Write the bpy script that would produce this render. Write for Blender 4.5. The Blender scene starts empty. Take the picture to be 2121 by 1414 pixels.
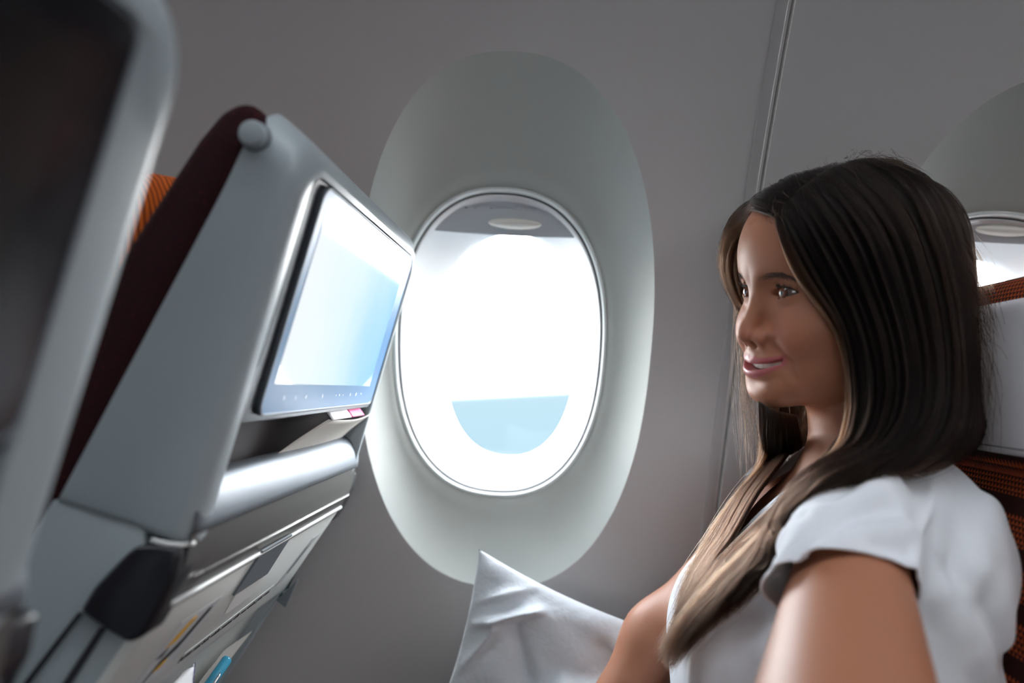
import bpy, bmesh, math, random
import numpy as np
from mathutils import Vector, Matrix

# ------------------------------------------------------------------ camera, world, light, exposure
S = bpy.context.scene
COL = S.collection
FPX, CXP, CYP = 1500.0, 1060.5, 707.0
_r = math.radians(3.6)
_yw = np.array([95.0, -86.0, -FPX]); _yw /= np.linalg.norm(_yw)
_xw = np.array([math.cos(_r), -math.sin(_r), (95*math.cos(_r) + 86*math.sin(_r))/FPX]); _xw /= np.linalg.norm(_xw)
_zw = np.cross(_xw, _yw)
W2C = np.stack([_xw, _yw, _zw], 1)
CAM = np.array([0.0, 0.0, 1.15])
cd = bpy.data.cameras.new('camera'); cam = bpy.data.objects.new('camera', cd); COL.objects.link(cam)
cd.sensor_width = 36.0; cd.lens = FPX*36.0/2121.0; cd.clip_start = 0.02; cd.clip_end = 200
m = Matrix([list(W2C.T[i]) + [CAM[i]] for i in range(3)] + [[0, 0, 0, 1]])
cam.matrix_world = m
cd.dof.use_dof = True; cd.dof.focus_distance = 0.70; cd.dof.aperture_fstop = 2.4
S.camera = cam

S.view_settings.view_transform = 'Standard'; S.view_settings.look = 'None'
S.view_settings.gamma = 1.0; S.view_settings.use_curve_mapping = False
S.view_settings.exposure = 0.0
S.cycles.use_denoising = True
S.cycles.max_bounces = 10; S.cycles.diffuse_bounces = 5; S.cycles.sample_clamp_indirect = 8

w = bpy.data.worlds.new('sky'); S.world = w; w.use_nodes = True
nt = w.node_tree; N = nt.nodes; L = nt.links
for n in list(N): N.remove(n)
tc = N.new('ShaderNodeTexCoord'); mp = N.new('ShaderNodeMapping'); sx = N.new('ShaderNodeSeparateXYZ')
mp.inputs['Rotation'].default_value = (0, math.radians(6.8), 0)      # the aircraft climbs, so the horizon tilts
rp = N.new('ShaderNodeValToRGB'); bg = N.new('ShaderNodeBackground'); out = N.new('ShaderNodeOutputWorld')
mr = N.new('ShaderNodeMapRange'); mr.inputs['From Min'].default_value = -0.5; mr.inputs['From Max'].default_value = 0.5
L.new(tc.outputs['Generated'], mp.inputs['Vector']); L.new(mp.outputs['Vector'], sx.inputs['Vector'])
L.new(sx.outputs['Z'], mr.inputs['Value']); L.new(mr.outputs['Result'], rp.inputs['Fac'])
SKY = 24.0
e = rp.color_ramp.elements
def lin(c, k=1.0): return tuple(((x/255.0)/12.92 if x <= 10 else ((x/255.0+0.055)/1.055)**2.4)*k for x in c) + (1,)
e[0].position = 0.0; e[0].color = tuple(x/SKY for x in lin((170, 222, 250))[:3]) + (1,)
e[1].position = 1.0; e[1].color = (0.86, 0.92, 1.0, 1)
q = e.new(0.488); q.color = tuple(x/SKY for x in lin((206, 240, 255))[:3]) + (1,)
q = e.new(0.499); q.color = (0.98, 0.98, 1.0, 1)
q = e.new(0.62); q.color = (1.0, 0.985, 0.96, 1)
bg.inputs['Strength'].default_value = SKY
L.new(rp.outputs['Color'], bg.inputs['Color']); L.new(bg.outputs['Background'], out.inputs['Surface'])

def area(name, loc, size, rot, energy, color=(1, 1, 1), portal=False):
    ld = bpy.data.lights.new(name, 'AREA'); ld.shape = 'RECTANGLE'; ld.size, ld.size_y = size
    ld.energy = energy; ld.color = color
    if portal: ld.cycles.is_portal = True
    o = bpy.data.objects.new(name, ld); COL.objects.link(o); o.location = loc; o.rotation_euler = rot
    return o
# cabin lighting strip along the aisle ceiling, then an added aft fill
area('cabin_ceiling_fill', (0.0, -0.1, 2.10), (3.0, 0.25), (math.radians(-8), 0, 0), 3.6, (1.0, 0.98, 0.96))
area('cabin_ceiling_fill', (1.25, -0.55, 2.0), (0.3, 1.6), (0, math.radians(55), 0), 5.0, (0.97, 0.98, 1.0))  # added unseen fill, brightens the aft-facing seat frames and table panel

def P(px, py, Y):
    d = W2C.T @ np.array([px-CXP, -(py-CYP), -FPX]); return CAM + d*(Y/d[1])

# ------------------------------------------------------------------ helpers
def rgb(r, g, b): return lin((r, g, b))
def mat(name, col, rough=0.5, metal=0.0, spec=0.5, coat=0.0, sss=0.0, sheen=0.0, bump=None, emis=None, noise=None, trans=0.0):
    """bump=(scale, strength, distance); noise=(scale, amount) colour variation"""
    m = bpy.data.materials.new(name); m.use_nodes = True
    nt = m.node_tree; b = nt.nodes['Principled BSDF']
    b.inputs['Base Color'].default_value = col if len(col) == 4 else (*col, 1)
    b.inputs['Roughness'].default_value = rough; b.inputs['Metallic'].default_value = metal
    b.inputs['Specular IOR Level'].default_value = spec; b.inputs['Coat Weight'].default_value = coat
    b.inputs['Coat Roughness'].default_value = 0.08
    if sss:
        b.inputs['Subsurface Weight'].default_value = sss; b.inputs['Subsurface Radius'].default_value = (1.0, 0.35, 0.2)
        b.inputs['Subsurface Scale'].default_value = 0.006
    if sheen: b.inputs['Sheen Weight'].default_value = sheen
    if trans: b.inputs['Transmission Weight'].default_value = trans
    if emis: b.inputs['Emission Color'].default_value = emis[0]; b.inputs['Emission Strength'].default_value = emis[1]
    if bump or noise:
        tc = nt.nodes.new('ShaderNodeTexCoord')
    if bump:
        n = nt.nodes.new('ShaderNodeTexNoise'); n.inputs['Scale'].default_value = bump[0]; n.inputs['Detail'].default_value = 4
        bp = nt.nodes.new('ShaderNodeBump'); bp.inputs['Strength'].default_value = bump[1]; bp.inputs['Distance'].default_value = bump[2]
        nt.links.new(tc.outputs['Object'], n.inputs['Vector']); nt.links.new(n.outputs['Fac'], bp.inputs['Height'])
        nt.links.new(bp.outputs['Normal'], b.inputs['Normal'])
    if noise:
        n = nt.nodes.new('ShaderNodeTexNoise'); n.inputs['Scale'].default_value = noise[0]; n.inputs['Detail'].default_value = 5
        mx = nt.nodes.new('ShaderNodeMix'); mx.data_type = 'RGBA'
        c = b.inputs['Base Color'].default_value
        mx.inputs[6].default_value = (*[x*(1-noise[1]) for x in c[:3]], 1); mx.inputs[7].default_value = (*[min(1, x*(1+noise[1])) for x in c[:3]], 1)
        nt.links.new(tc.outputs['Object'], n.inputs['Vector']); nt.links.new(n.outputs['Fac'], mx.inputs[0]); nt.links.new(mx.outputs[2], b.inputs['Base Color'])
    return m

def mesh_obj(name, v, f, mt, parent=None, smooth=True, auto=None):
    me = bpy.data.meshes.new(name); me.from_pydata([tuple(map(float, p)) for p in v], [], [tuple(map(int, q)) for q in f])
    me.validate(); me.update()
    if smooth:
        for p in me.polygons: p.use_smooth = True
    if auto: me.set_sharp_from_angle(angle=math.radians(auto))
    me.materials.append(mt)
    o = bpy.data.objects.new(name, me); COL.objects.link(o)
    if parent: o.parent = parent
    return o
def np_obj(name, v, q, mt, parent=None):
    """fast path for big quad arrays"""
    me = bpy.data.meshes.new(name); v = np.asarray(v, np.float32); q = np.asarray(q, np.int32)
    me.vertices.add(len(v)); me.vertices.foreach_set('co', v.ravel())
    k = q.shape[1]
    me.loops.add(q.size); me.loops.foreach_set('vertex_index', q.ravel())
    me.polygons.add(len(q)); me.polygons.foreach_set('loop_start', np.arange(0, q.size, k, dtype=np.int32))
    me.polygons.foreach_set('loop_total', np.full(len(q), k, np.int32)) if False else None
    me.update(calc_edges=True); me.validate()
    me.polygons.foreach_set('use_smooth', np.ones(len(me.polygons), bool))
    me.materials.append(mt)
    o = bpy.data.objects.new(name, me); COL.objects.link(o)
    if parent: o.parent = parent
    return o
def tag(o, label=None, cat=None, group=None, kind=None):
    if label: o['label'] = label
    if cat: o['category'] = cat
    if group: o['group'] = group
    if kind: o['kind'] = kind
    return o
def empty(name, loc=(0, 0, 0)):
    o = bpy.data.objects.new(name, None); COL.objects.link(o); o.location = loc; o.empty_display_size = 0.05
    return o
def adopt(root):
    """children were built in world space: keep them there"""
    bpy.context.view_layer.update()
    for c in root.children: c.matrix_parent_inverse = root.matrix_world.inverted()
def loft(loops, closed=True, cap0=False, cap1=False):
    n = len(loops[0]); v = [p for l in loops for p in l]; f = []
    for i in range(len(loops)-1):
        for j in range(n if closed else n-1):
            a = i*n+j; b = i*n+(j+1) % n; f.append((a, b, b+n, a+n))
    if cap0: f.append(tuple(range(n))[::-1])
    if cap1: f.append(tuple((len(loops)-1)*n+j for j in range(n)))
    return v, f
def rrect(x0, x1, y0, y1, r, k=10, m=8):
    """rounded rectangle outline, k points a corner and m a side; r may be 4 radii (x1y1, x0y1, x0y0, x1y0)"""
    rs = r if isinstance(r, (tuple, list)) else (r,)*4
    cs = [(x1-rs[0], y1-rs[0], 0, rs[0]), (x0+rs[1], y1-rs[1], 90, rs[1]), (x0+rs[2], y0+rs[2], 180, rs[2]), (x1-rs[3], y0+rs[3], 270, rs[3])]
    pts = []
    for i, (cx, cy, a0, rr) in enumerate(cs):
        arc = [(cx+rr*math.cos(math.radians(a0+90*t/(k-1))), cy+rr*math.sin(math.radians(a0+90*t/(k-1)))) for t in range(k)]
        pts += arc
        nx, ny, na, nr = cs[(i+1) % 4]
        q = (nx+nr*math.cos(math.radians(na)), ny+nr*math.sin(math.radians(na)))
        p = arc[-1]
        pts += [(p[0]+(q[0]-p[0])*t/(m+1), p[1]+(q[1]-p[1])*t/(m+1)) for t in range(1, m+1)]
    return pts
def box(lo, hi, bev=0.0, seg=3):
    bm = bmesh.new(); bmesh.ops.create_cube(bm, size=1)
    for v in bm.verts: v.co = Vector([lo[i]+(v.co[i]+0.5)*(hi[i]-lo[i]) for i in range(3)])
    if bev: bmesh.ops.bevel(bm, geom=bm.edges[:], offset=bev, segments=seg, profile=0.5, affect='EDGES')
    return bm
def bm_obj(name, bm, mt, parent=None, smooth=True, auto=40):
    me = bpy.data.meshes.new(name); bm.normal_update(); bm.to_mesh(me); bm.free()
    if smooth:
        for p in me.polygons: p.use_smooth = True
        me.set_sharp_from_angle(angle=math.radians(auto))
    me.materials.append(mt); o = bpy.data.objects.new(name, me); COL.objects.link(o)
    if parent: o.parent = parent
    return o
def prism(pts, y0, y1, bev=0.0, seg=3, tf=None):
    """polygon in X,Z extruded along Y"""
    bm = bmesh.new(); a = [bm.verts.new((p[0], y0, p[1])) for p in pts]; b = [bm.verts.new((p[0], y1, p[1])) for p in pts]
    n = len(pts)
    bm.faces.new(a); bm.faces.new(b[::-1])
    for i in range(n): bm.faces.new((a[i], b[i], b[(i+1) % n], a[(i+1) % n]))
    bmesh.ops.recalc_face_normals(bm, faces=bm.faces[:])
    if bev: bmesh.ops.bevel(bm, geom=bm.edges[:], offset=bev, segments=seg, profile=0.5, affect='EDGES')
    return bm
def tube(pts, rad, k=10, cap=True):
    pts = [Vector(p) for p in pts]; loops = []
    for i, p in enumerate(pts):
        t = (pts[min(i+1, len(pts)-1)]-pts[max(i-1, 0)]).normalized()
        u = t.cross(Vector((0, 0, 1))); u = u.normalized() if u.length > 1e-4 else Vector((1, 0, 0)); v = t.cross(u)
        r = rad[i] if isinstance(rad, (list, tuple)) else rad
        loops.append([p+u*r*math.cos(2*math.pi*j/k)+v*r*math.sin(2*math.pi*j/k) for j in range(k)])
    return loft(loops, True, cap, cap)
def plate(pts, n, th):
    """thin slab from 3-D outline pts, thickness th along n"""
    n = Vector(n).normalized()*th; a = [Vector(p) for p in pts]; b = [p-n for p in a]; k = len(a)
    return [*a, *b], [tuple(range(k)), tuple(range(2*k-1, k-1, -1))] + [(i, i+k, (i+1) % k+k, (i+1) % k) for i in range(k)]
def text_obj(name, s, size, O, ux, uy, mt, parent=None, off=0.0004):
    c = bpy.data.curves.new(name, 'FONT'); c.body = s; c.size = size; c.align_x = 'CENTER'; c.align_y = 'CENTER'; c.extrude = 0.00015
    o = bpy.data.objects.new(name, c); COL.objects.link(o); c.materials.append(mt)
    ux = Vector(ux).normalized(); uy = Vector(uy).normalized(); n = ux.cross(uy)
    M = Matrix.Identity(4)
    for i in range(3): M[i][0] = ux[i]; M[i][1] = uy[i]; M[i][2] = n[i]; M[i][3] = O[i]+n[i]*off
    bpy.context.view_layer.update()
    me = bpy.data.meshes.new_from_object(o); bpy.data.objects.remove(o); me.name = name
    o = bpy.data.objects.new(name, me); COL.objects.link(o); me.transform(M)
    if parent: o.parent = parent
    return o
# ------------------------------------------------------------------ the cabin shell
M_wall = mat('wall laminate', rgb(186, 182, 180), 0.55, bump=(900, 0.05, 0.0003))
M_funnel = mat('window surround plastic', rgb(180, 183, 177), 0.5)
M_reveal = mat('reveal plastic', rgb(250, 250, 250), 0.5)
M_bezel = mat('window bezel', rgb(235, 240, 238), 0.25)
M_gasket = mat('gasket', rgb(60, 58, 56), 0.8)
M_shade = mat('window shade', rgb(202, 206, 210), 0.5)
M_handle = mat('shade handle', rgb(252, 250, 240), 0.4)
M_ceil = mat('ceiling plastic', rgb(150, 155, 162), 0.6)
M_floor = mat('cabin carpet', rgb(60, 55, 62), 0.95, bump=(600, 0.4, 0.002), noise=(40, 0.3))
ZS = [-0.1, 0.5, 0.88, 0.984, 1.199, 1.38, 1.464, 1.54, 1.7, 1.9, 2.1]
YS = [1.08, 1.04, 0.958, 0.928, 0.862, 0.790, 0.747, 0.707, 0.60, 0.42, 0.20]
_zz = np.linspace(-0.1, 2.1, 441); _yy = np.interp(_zz, ZS, YS)
for _ in range(3): _yy = np.convolve(np.pad(_yy, 12, mode='edge'), np.ones(25)/25, 'valid')
def WY(z): return float(np.interp(z, _zz, _yy))
WX0, WZ = -0.069, 1.185
WINS = [-1.45, -0.84, -0.069, 0.503, 1.100]       # window centres along the cabin
JOINTS = [-1.80, -1.14, -0.54, 0.2065, 0.785, 1.60]  # panel joints
LX = -0.009
def serp(a, b, n, th, cx=0, cz=0):
    c, s = math.cos(th), math.sin(th)
    return cx + a*math.copysign(abs(c)**(2/n), c), cz + b*math.copysign(abs(s)**(2/n), s)
NR = 144
def wall_panel(cx, xa, xb, mirror=False):
    """one sidewall panel, half a pitch to each side of its window, with the dished window funnel moulded in"""
    z0, z1 = 0.0, 2.1
    ths = [2*math.pi*i/NR for i in range(NR)]
    loops = []
    # outer rectangle
    def rect(th):
        c, s = math.cos(th), math.sin(th); hx = (xb-cx if c > 0 else cx-xa)-0.002
        tx = hx/abs(c) if abs(c) > 1e-6 else 1e9
        tz = ((z1-WZ) if s > 0 else (WZ-z0))/abs(s) if abs(s) > 1e-6 else 1e9
        t = min(tx, tz); return c*t, s*t
    outl = []
    for th in ths:
        ox, oz = serp(0.176, 0.305, 2.35, th)
        rx, rz = rect(math.atan2(oz, ox))
        outl.append((ox, oz, rx, rz))
    for k in (1.0, 0.8, 0.6, 0.45, 0.3, 0.2, 0.12, 0.06, 0.03, 0.012, 0.0):
        loops.append([(cx+ox+(rx-ox)*k, WY(WZ+oz+(rz-oz)*k), WZ+oz+(rz-oz)*k) for ox, oz, rx, rz in outl])
    v, f = loft(loops)
    if not mirror: f = [q[::-1] for q in f]
    if mirror: v = [(a, -2.9-b, c) for a, b, c in v]
    return v, f
def funnel(cx, mirror=False):
    loops = []; outl = [serp(0.176, 0.305, 2.35, 2*math.pi*i/NR) for i in range(NR)]
    for t in (0.0, 0.01, 0.04, 0.09, 0.18, 0.3, 0.42, 0.54, 0.66, 0.78, 0.88, 0.95, 1.0):
        lp = []
        for i, (ox, oz) in enumerate(outl):
            lx, lz = serp(0.1345, 0.192, 2.35, 2*math.pi*i/NR); lx += LX
            x = ox+(lx-ox)*t; z = oz+(lz-oz)*t
            dep = 0.050*(1-(1-t)**1.9) + 0.006*max(0, t-0.9)*10
            yb = WY(WZ+z); yl = WY(WZ)+(WY(WZ+0.184)-WY(WZ-0.184))*(z/0.368)
            lp.append((cx+x, (yb*(1-t)+yl*t)+dep, WZ+z))
        loops.append(lp)
    v, f = loft(loops)
    if mirror: return [(a, -2.9-b_, c) for a, b_, c in v], f
    return v, [q[::-1] for q in f]
def lipy(z): return WY(WZ)+(WY(WZ+0.184)-WY(WZ-0.184))*((z-WZ)/0.368)+0.056
def ring_loops(cx, prof, n=2.35):
    """prof: (a, b, depth behind the lip)"""
    L_ = []
    for a, b, d in prof:
        g = 1 if d < 0.02 else max(0, 1-(d-0.02)/0.045)
        a2, b2 = a+0.010*g, b+0.008*g+0.007*(1-g)
        L_.append([(lambda xz: (xz[0], lipy(xz[1])+d, xz[1]))(serp(a2, b2, n, 2*math.pi*i/NR, cx+LX*g, WZ+0.006*(1-g))) for i in range(NR)])
    return L_
wall = empty('wall_right', (0, 0.86, 0)); tag(wall, kind='structure')
for i, c in enumerate(WINS):
    mesh_obj('panel', *wall_panel(c, JOINTS[i], JOINTS[i+1]), M_wall, wall)
adopt(wall)
def cover_strip(x, y_sign=1):
    v = []; f = []
    zs = np.linspace(0.0, 2.1, 60)
    prof = [(-0.017, 0.0005), (-0.0165, -0.0012), (-0.0150, -0.0016), (-0.006, -0.0016), (-0.0048, -0.0012), (-0.0044, 0.004)]
    loops = [[(x+a, WY(z)+b, z) for a, b in prof] for z in zs]
    v, f = loft(loops, closed=False); return v, [q[::-1] for q in f]
M_strip = mat('joint cover strip', rgb(172, 168, 166), 0.5)
k = 1
for x in JOINTS[1:-1]:
    t = empty('trim_%d' % k, (x, WY(1.0), 0)); tag(t, kind='structure'); k += 1
    mesh_obj('cover_strip', *cover_strip(x), M_strip, t)
    zs = np.linspace(0, 2.1, 50)
    v, f = loft([[(x-0.0046, WY(z)+0.0022, z), (x+0.0026, WY(z)+0.0022, z)] for z in zs], closed=False)
    mesh_obj('gasket', v, f, M_gasket, t); adopt(t)
M_glass = bpy.data.materials.new('window pane glass'); M_glass.use_nodes = True
_n = M_glass.node_tree; _n.nodes.clear()
_o = _n.nodes.new('ShaderNodeOutputMaterial'); _mx = _n.nodes.new('ShaderNodeMixShader'); _t = _n.nodes.new('ShaderNodeBsdfTransparent'); _g = _n.nodes.new('ShaderNodeBsdfGlossy')
_g.inputs['Roughness'].default_value = 0.02; _mx.inputs[0].default_value = 0.04; _t.inputs['Color'].default_value = (0.98, 0.99, 0.99, 1)
_n.links.new(_t.outputs[0], _mx.inputs[1]); _n.links.new(_g.outputs[0], _mx.inputs[2]); _n.links.new(_mx.outputs[0], _o.inputs[0])
def cabin_window(n, cx, shade_top):
    wn = empty('window_%d' % n, (cx, WY(WZ)+0.05, WZ)); tag(wn, kind='structure')
    mesh_obj('surround', *funnel(cx), M_funnel, wn)
    # bezel: a bright rounded lip with a groove inside it
    pr = [(0.1262, 0.1860, -0.0005), (0.1255, 0.1852, -0.0030), (0.1240, 0.1838, -0.0038), (0.1222, 0.1820, -0.0030), (0.1212, 0.1812, 0.0), (0.1206, 0.1806, 0.006)]
    mesh_obj('bezel', *loft(ring_loops(cx, pr)), M_bezel, wn)
    pr = [(0.1206, 0.1806, 0.006), (0.1190, 0.1790, 0.007), (0.1188, 0.1788, 0.004)]
    mesh_obj('groove_seal', *loft(ring_loops(cx, pr)), M_gasket, wn)
    pr = [(0.1188, 0.1788, 0.004), (0.1180, 0.1778, 0.0032), (0.1165, 0.1762, 0.006), (0.1145, 0.1735, 0.016), (0.110, 0.166, 0.034), (0.103, 0.157, 0.052), (0.096, 0.148, 0.064), (0.0925, 0.1445, 0.070), (0.0920, 0.144, 0.085)]
    mesh_obj('reveal', *loft(ring_loops(cx, pr)), M_reveal, wn)
    pr = [(0.0925*s_, 0.1445*s_, 0.071) for s_ in (1.0, 0.7, 0.4, 0.1)]
    v, f = loft(ring_loops(cx, pr), cap1=True); mesh_obj('pane', v, f, M_glass, wn)
    # shade: a sheet hanging from above, its lower edge at z = shade_top
    bw = 0.1275; cx0 = cx; cx = cx+LX
    v = []; f = []; nx = 40; nz = 16
    sh_y = lambda x, z: lipy(z)+0.014+0.20*(x-cx)**2
    for j in range(nz+1):
        for i_ in range(nx+1):
            x = cx-bw+2*bw*i_/nx
            hz = 0.186*(max(0.0, 1-(abs(x-cx)/0.1278)**2.35))**(1/2.35)
            zt = WZ+hz; zb = min(zt, shade_top+0.25*(x-cx)**2)
            z = zb+(zt-zb)*j/nz
            yy = sh_y(x, z)+(0.0035 if z > shade_top+0.028+0.004 else 0)
            v.append((x, yy, z))
    for j in range(nz):
        for i_ in range(nx):
            a = j*(nx+1)+i_; f.append((a, a+1, a+nx+2, a+nx+1))
    o = mesh_obj('shade', v, f, M_shade, wn, auto=30)
    md = o.modifiers.new('thickness', 'SOLIDIFY'); md.thickness = 0.0016; md.offset = 1
    # fold line on the shade
    pts = [(x, sh_y(x, shade_top+0.030)-0.0002, shade_top+0.030) for x in np.linspace(cx-0.088, cx+0.088, 20)]
    mesh_obj('shade_seam', *tube(pts, 0.0007, 6), M_gasket, wn)
    # handle: a shallow scooped lip, wider in the middle
    loops = []
    for t in np.linspace(-1, 1, 25):
        x = cx+0.013+0.033*t; h = 0.0068*math.sqrt(max(0, 1-t*t))+0.0004
        y = sh_y(x, shade_top+0.014); zc = shade_top+0.0140
        loops.append([(x, y-0.0005, zc+h), (x, y-0.004-h*0.5, zc+h*0.55), (x, y-0.0065-h*0.6, zc-h*0.2), (x, y-0.005-h*0.3, zc-h*0.8), (x, y-0.0005, zc-h)])
    mesh_obj('shade_handle', *loft(loops, closed=False), M_handle, wn)
    adopt(wn); return wn
for n, (i, top) in enumerate([(2, 1.3275), (3, 1.348), (1, 1.327), (0, 1.33), (4, 1.33)]):
    cabin_window(n+1, WINS[i], top)
for c in WINS:
    o = area('window_portal', (c, lipy(WZ)+0.06, WZ-0.02), (0.18, 0.28), (math.radians(-70), 0, 0), 1, portal=True)
# the rest of the tube: floor, ceiling, far side with its own windows
tag(mesh_obj('floor', [(-1.8, -4.0, 0), (1.6, -4.0, 0), (1.6, 1.1, 0), (-1.8, 1.1, 0)], [(0, 1, 2, 3)], M_floor), kind='structure')
v, f = loft([[(-1.8, y, z), (1.6, y, z)] for y, z in [(0.2, 2.1), (0.0, 2.2), (-0.6, 2.25), (-1.45, 2.3), (-2.3, 2.25), (-2.9, 2.2), (-3.1, 2.1)]], closed=False)
tag(mesh_obj('ceiling', v, f, M_ceil), kind='structure')
w2 = empty('wall_left', (0, -3.76, 0)); tag(w2, kind='structure')
for i, c in enumerate(WINS):
    mesh_obj('panel', *wall_panel(c, JOINTS[i], JOINTS[i+1], True), M_wall, w2); mesh_obj('window_surround', *funnel(c, True), M_funnel, w2)
adopt(w2)
for nm, x in (('wall_front', -1.8), ('wall_back', 1.6)):
    v = [(x, 1.1, 0), (x, 1.1, 2.1), (x, 0, 2.32), (x, -2.9, 2.32), (x, -4, 2.1), (x, -4, 0)]
    tag(mesh_obj(nm, v, [tuple(range(6))], M_ceil), kind='structure')
# ------------------------------------------------------------------ airline seats seen from behind
M_shell = mat('seat shell', rgb(158, 168, 172), 0.34, bump=(2500, 0.04, 0.0002))
M_shell2 = mat('seat side shell', rgb(120, 128, 132), 0.4, bump=(2500, 0.04, 0.0002))
M_black = mat('black plastic', (0.012, 0.012, 0.016, 1), 0.3)
M_matblack = mat('matt black', (0.02, 0.02, 0.025, 1), 0.7)
M_dark = mat('dark grey plastic', rgb(82, 80, 78), 0.42)
M_pocket = mat('pocket lining', rgb(70, 64, 66), 0.6)
M_rail = mat('brushed metal', (0.17, 0.19, 0.215, 1), 0.48, metal=0.8, bump=(1500, 0.05, 0.0002))
M_trim = mat('pale trim', rgb(225, 228, 226), 0.3)
M_panel = mat('table panel', rgb(214, 216, 211), 0.42)
M_latch = mat('latch', rgb(110, 118, 124), 0.35)
M_slot = mat('slot', rgb(238, 238, 234), 0.4)
M_icon = mat('icon', rgb(235, 245, 250), 0.5, emis=((0.8, 0.9, 1, 1), 0.6))
M_ink = mat('ink', rgb(45, 45, 50), 0.7); M_yellow = mat('yellow ink', rgb(225, 170, 30), 0.7)
M_stick = mat('sticker', rgb(198, 200, 202), 0.35)

def fabric(name, c1, c2, scale, kind):
    """woven seat cloth; kind 'tri' prints small triangles"""
    m = bpy.data.materials.new(name); m.use_nodes = True; nt = m.node_tree; b = nt.nodes['Principled BSDF']
    b.inputs['Roughness'].default_value = 0.9; b.inputs['Sheen Weight'].default_value = 0.05; b.inputs['Specular IOR Level'].default_value = 0.15
    def nd(t, **k):
        n = nt.nodes.new(t)
        for a, v in k.items(): setattr(n, a, v)
        return n
    def ma(op, a, b_=None):
        n = nd('ShaderNodeMath', operation=op)
        for i, x in enumerate((a, b_)):
            if x is None: continue
            if hasattr(x, 'links'): nt.links.new(x, n.inputs[i])
            else: n.inputs[i].default_value = x
        return n.outputs[0]
    tc = nd('ShaderNodeTexCoord'); sp = nd('ShaderNodeSeparateXYZ'); nt.links.new(tc.outputs['Object'], sp.inputs[0])
    u = ma('MULTIPLY', ma('ADD', sp.outputs['Y'], ma('MULTIPLY', sp.outputs['X'], 0.6)), scale); v = ma('MULTIPLY', ma('ADD', sp.outputs['Z'], ma('MULTIPLY', sp.outputs['X'], 0.5)), scale)
    if kind == 'tri':
        fu = ma('FRACT', ma('ADD', u, ma('MULTIPLY', ma('FLOOR', v), 0.5))); fv = ma('FRACT', v)
        d = ma('SUBTRACT', ma('SUBTRACT', 0.92, ma('MULTIPLY', ma('ABSOLUTE', ma('SUBTRACT', fu, 0.5)), 2.0)), fv)
        f = ma('MULTIPLY', ma('GREATER_THAN', d, 0.0), ma('GREATER_THAN', ma('FRACT', ma('MULTIPLY', v, 1/9.0)), 0.36))
    else:
        f = ma('GREATER_THAN', ma('SINE', ma('MULTIPLY', u, 6.283)), 0.0)
        if kind == 'fleck':
            n = nd('ShaderNodeTexNoise'); n.inputs['Scale'].default_value = 900; nt.links.new(tc.outputs['Object'], n.inputs[0])
            f = ma('GREATER_THAN', n.outputs[0], 0.66)
    mx = nd('ShaderNodeMix', data_type='RGBA'); mx.inputs[6].default_value = c1; mx.inputs[7].default_value = c2
    nt.links.new(f, mx.inputs[0]); nt.links.new(mx.outputs[2], b.inputs['Base Color'])
    n = nd('ShaderNodeTexNoise'); n.inputs['Scale'].default_value = 1500; nt.links.new(tc.outputs['Object'], n.inputs[0])
    bp = nd('ShaderNodeBump'); bp.inputs['Strength'].default_value = 0.5; bp.inputs['Distance'].default_value = 0.0008
    nt.links.new(n.outputs[0], bp.inputs['Height']); nt.links.new(bp.outputs[0], b.inputs['Normal'])
    return m
M_maroon = fabric('maroon seat cloth', rgb(36, 6, 12), rgb(120, 36, 28), 300, 'fleck')
M_orange = fabric('orange seat cloth', rgb(196, 92, 24), rgb(120, 52, 20), 240, 'rib')
M_tri = fabric('triangle seat cloth', rgb(58, 20, 14), rgb(205, 92, 42), 215, 'tri')

# seat-back frame: O + s*t (down the back) + n*nn (towards the passenger behind)
SO = np.array([-0.172, 1.30]); St = np.array([-0.215, -0.977]); Sn = np.array([0.977, -0.215])
def SP(y, s, n): return (SO[0]+s*St[0]+n*Sn[0], y, SO[1]+s*St[1]+n*Sn[1])
# tray plane below it
TO = np.array([-0.243, 0.99]); Tt = np.array([-0.508, -0.861]); Tn = np.array([0.861, -0.508])
def TP(y, s, n): return (TO[0]+s*Tt[0]+n*Tn[0], y, TO[1]+s*Tt[1]+n*Tn[1])

def screen_material(on):
    m = bpy.data.materials.new('display glass'); m.use_nodes = True; nt = m.node_tree; b = nt.nodes['Principled BSDF']
    b.inputs['Roughness'].default_value = 0.04; b.inputs['Base Color'].default_value = (0.01, 0.01, 0.012, 1)
    if on:
        tc = nt.nodes.new('ShaderNodeTexCoord'); sp = nt.nodes.new('ShaderNodeSeparateXYZ'); nt.links.new(tc.outputs['Object'], sp.inputs[0])
        rp = nt.nodes.new('ShaderNodeValToRGB'); r = rp.color_ramp.elements
        ns = nt.nodes.new('ShaderNodeTexNoise'); ns.inputs['Scale'].default_value = 9; nt.links.new(tc.outputs['Object'], ns.inputs[0])
        a = nt.nodes.new('ShaderNodeMath'); a.operation = 'MULTIPLY_ADD'; nt.links.new(ns.outputs[0], a.inputs[0]); a.inputs[1].default_value = 0.14
        mr = nt.nodes.new('ShaderNodeMapRange'); mr.inputs['From Min'].default_value = 0.52; mr.inputs['From Max'].default_value = 0.86
        nt.links.new(sp.outputs['Y'], a.inputs[2]); nt.links.new(a.outputs[0], mr.inputs['Value']); nt.links.new(mr.outputs[0], rp.inputs[0])
        r[0].position = 0.25; r[0].color = rgb(244, 246, 248); r[1].position = 1.0; r[1].color = rgb(150, 205, 236)  # white-to-blue emission gradient also paints in the sky's reflection
        q = r.new(0.62); q.color = rgb(222, 239, 248)
        nt.links.new(rp.outputs[0], b.inputs['Emission Color']); b.inputs['Emission Strength'].default_value = 0.92
    return m
M_display = screen_material(True); M_display_off = screen_material(False)
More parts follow.
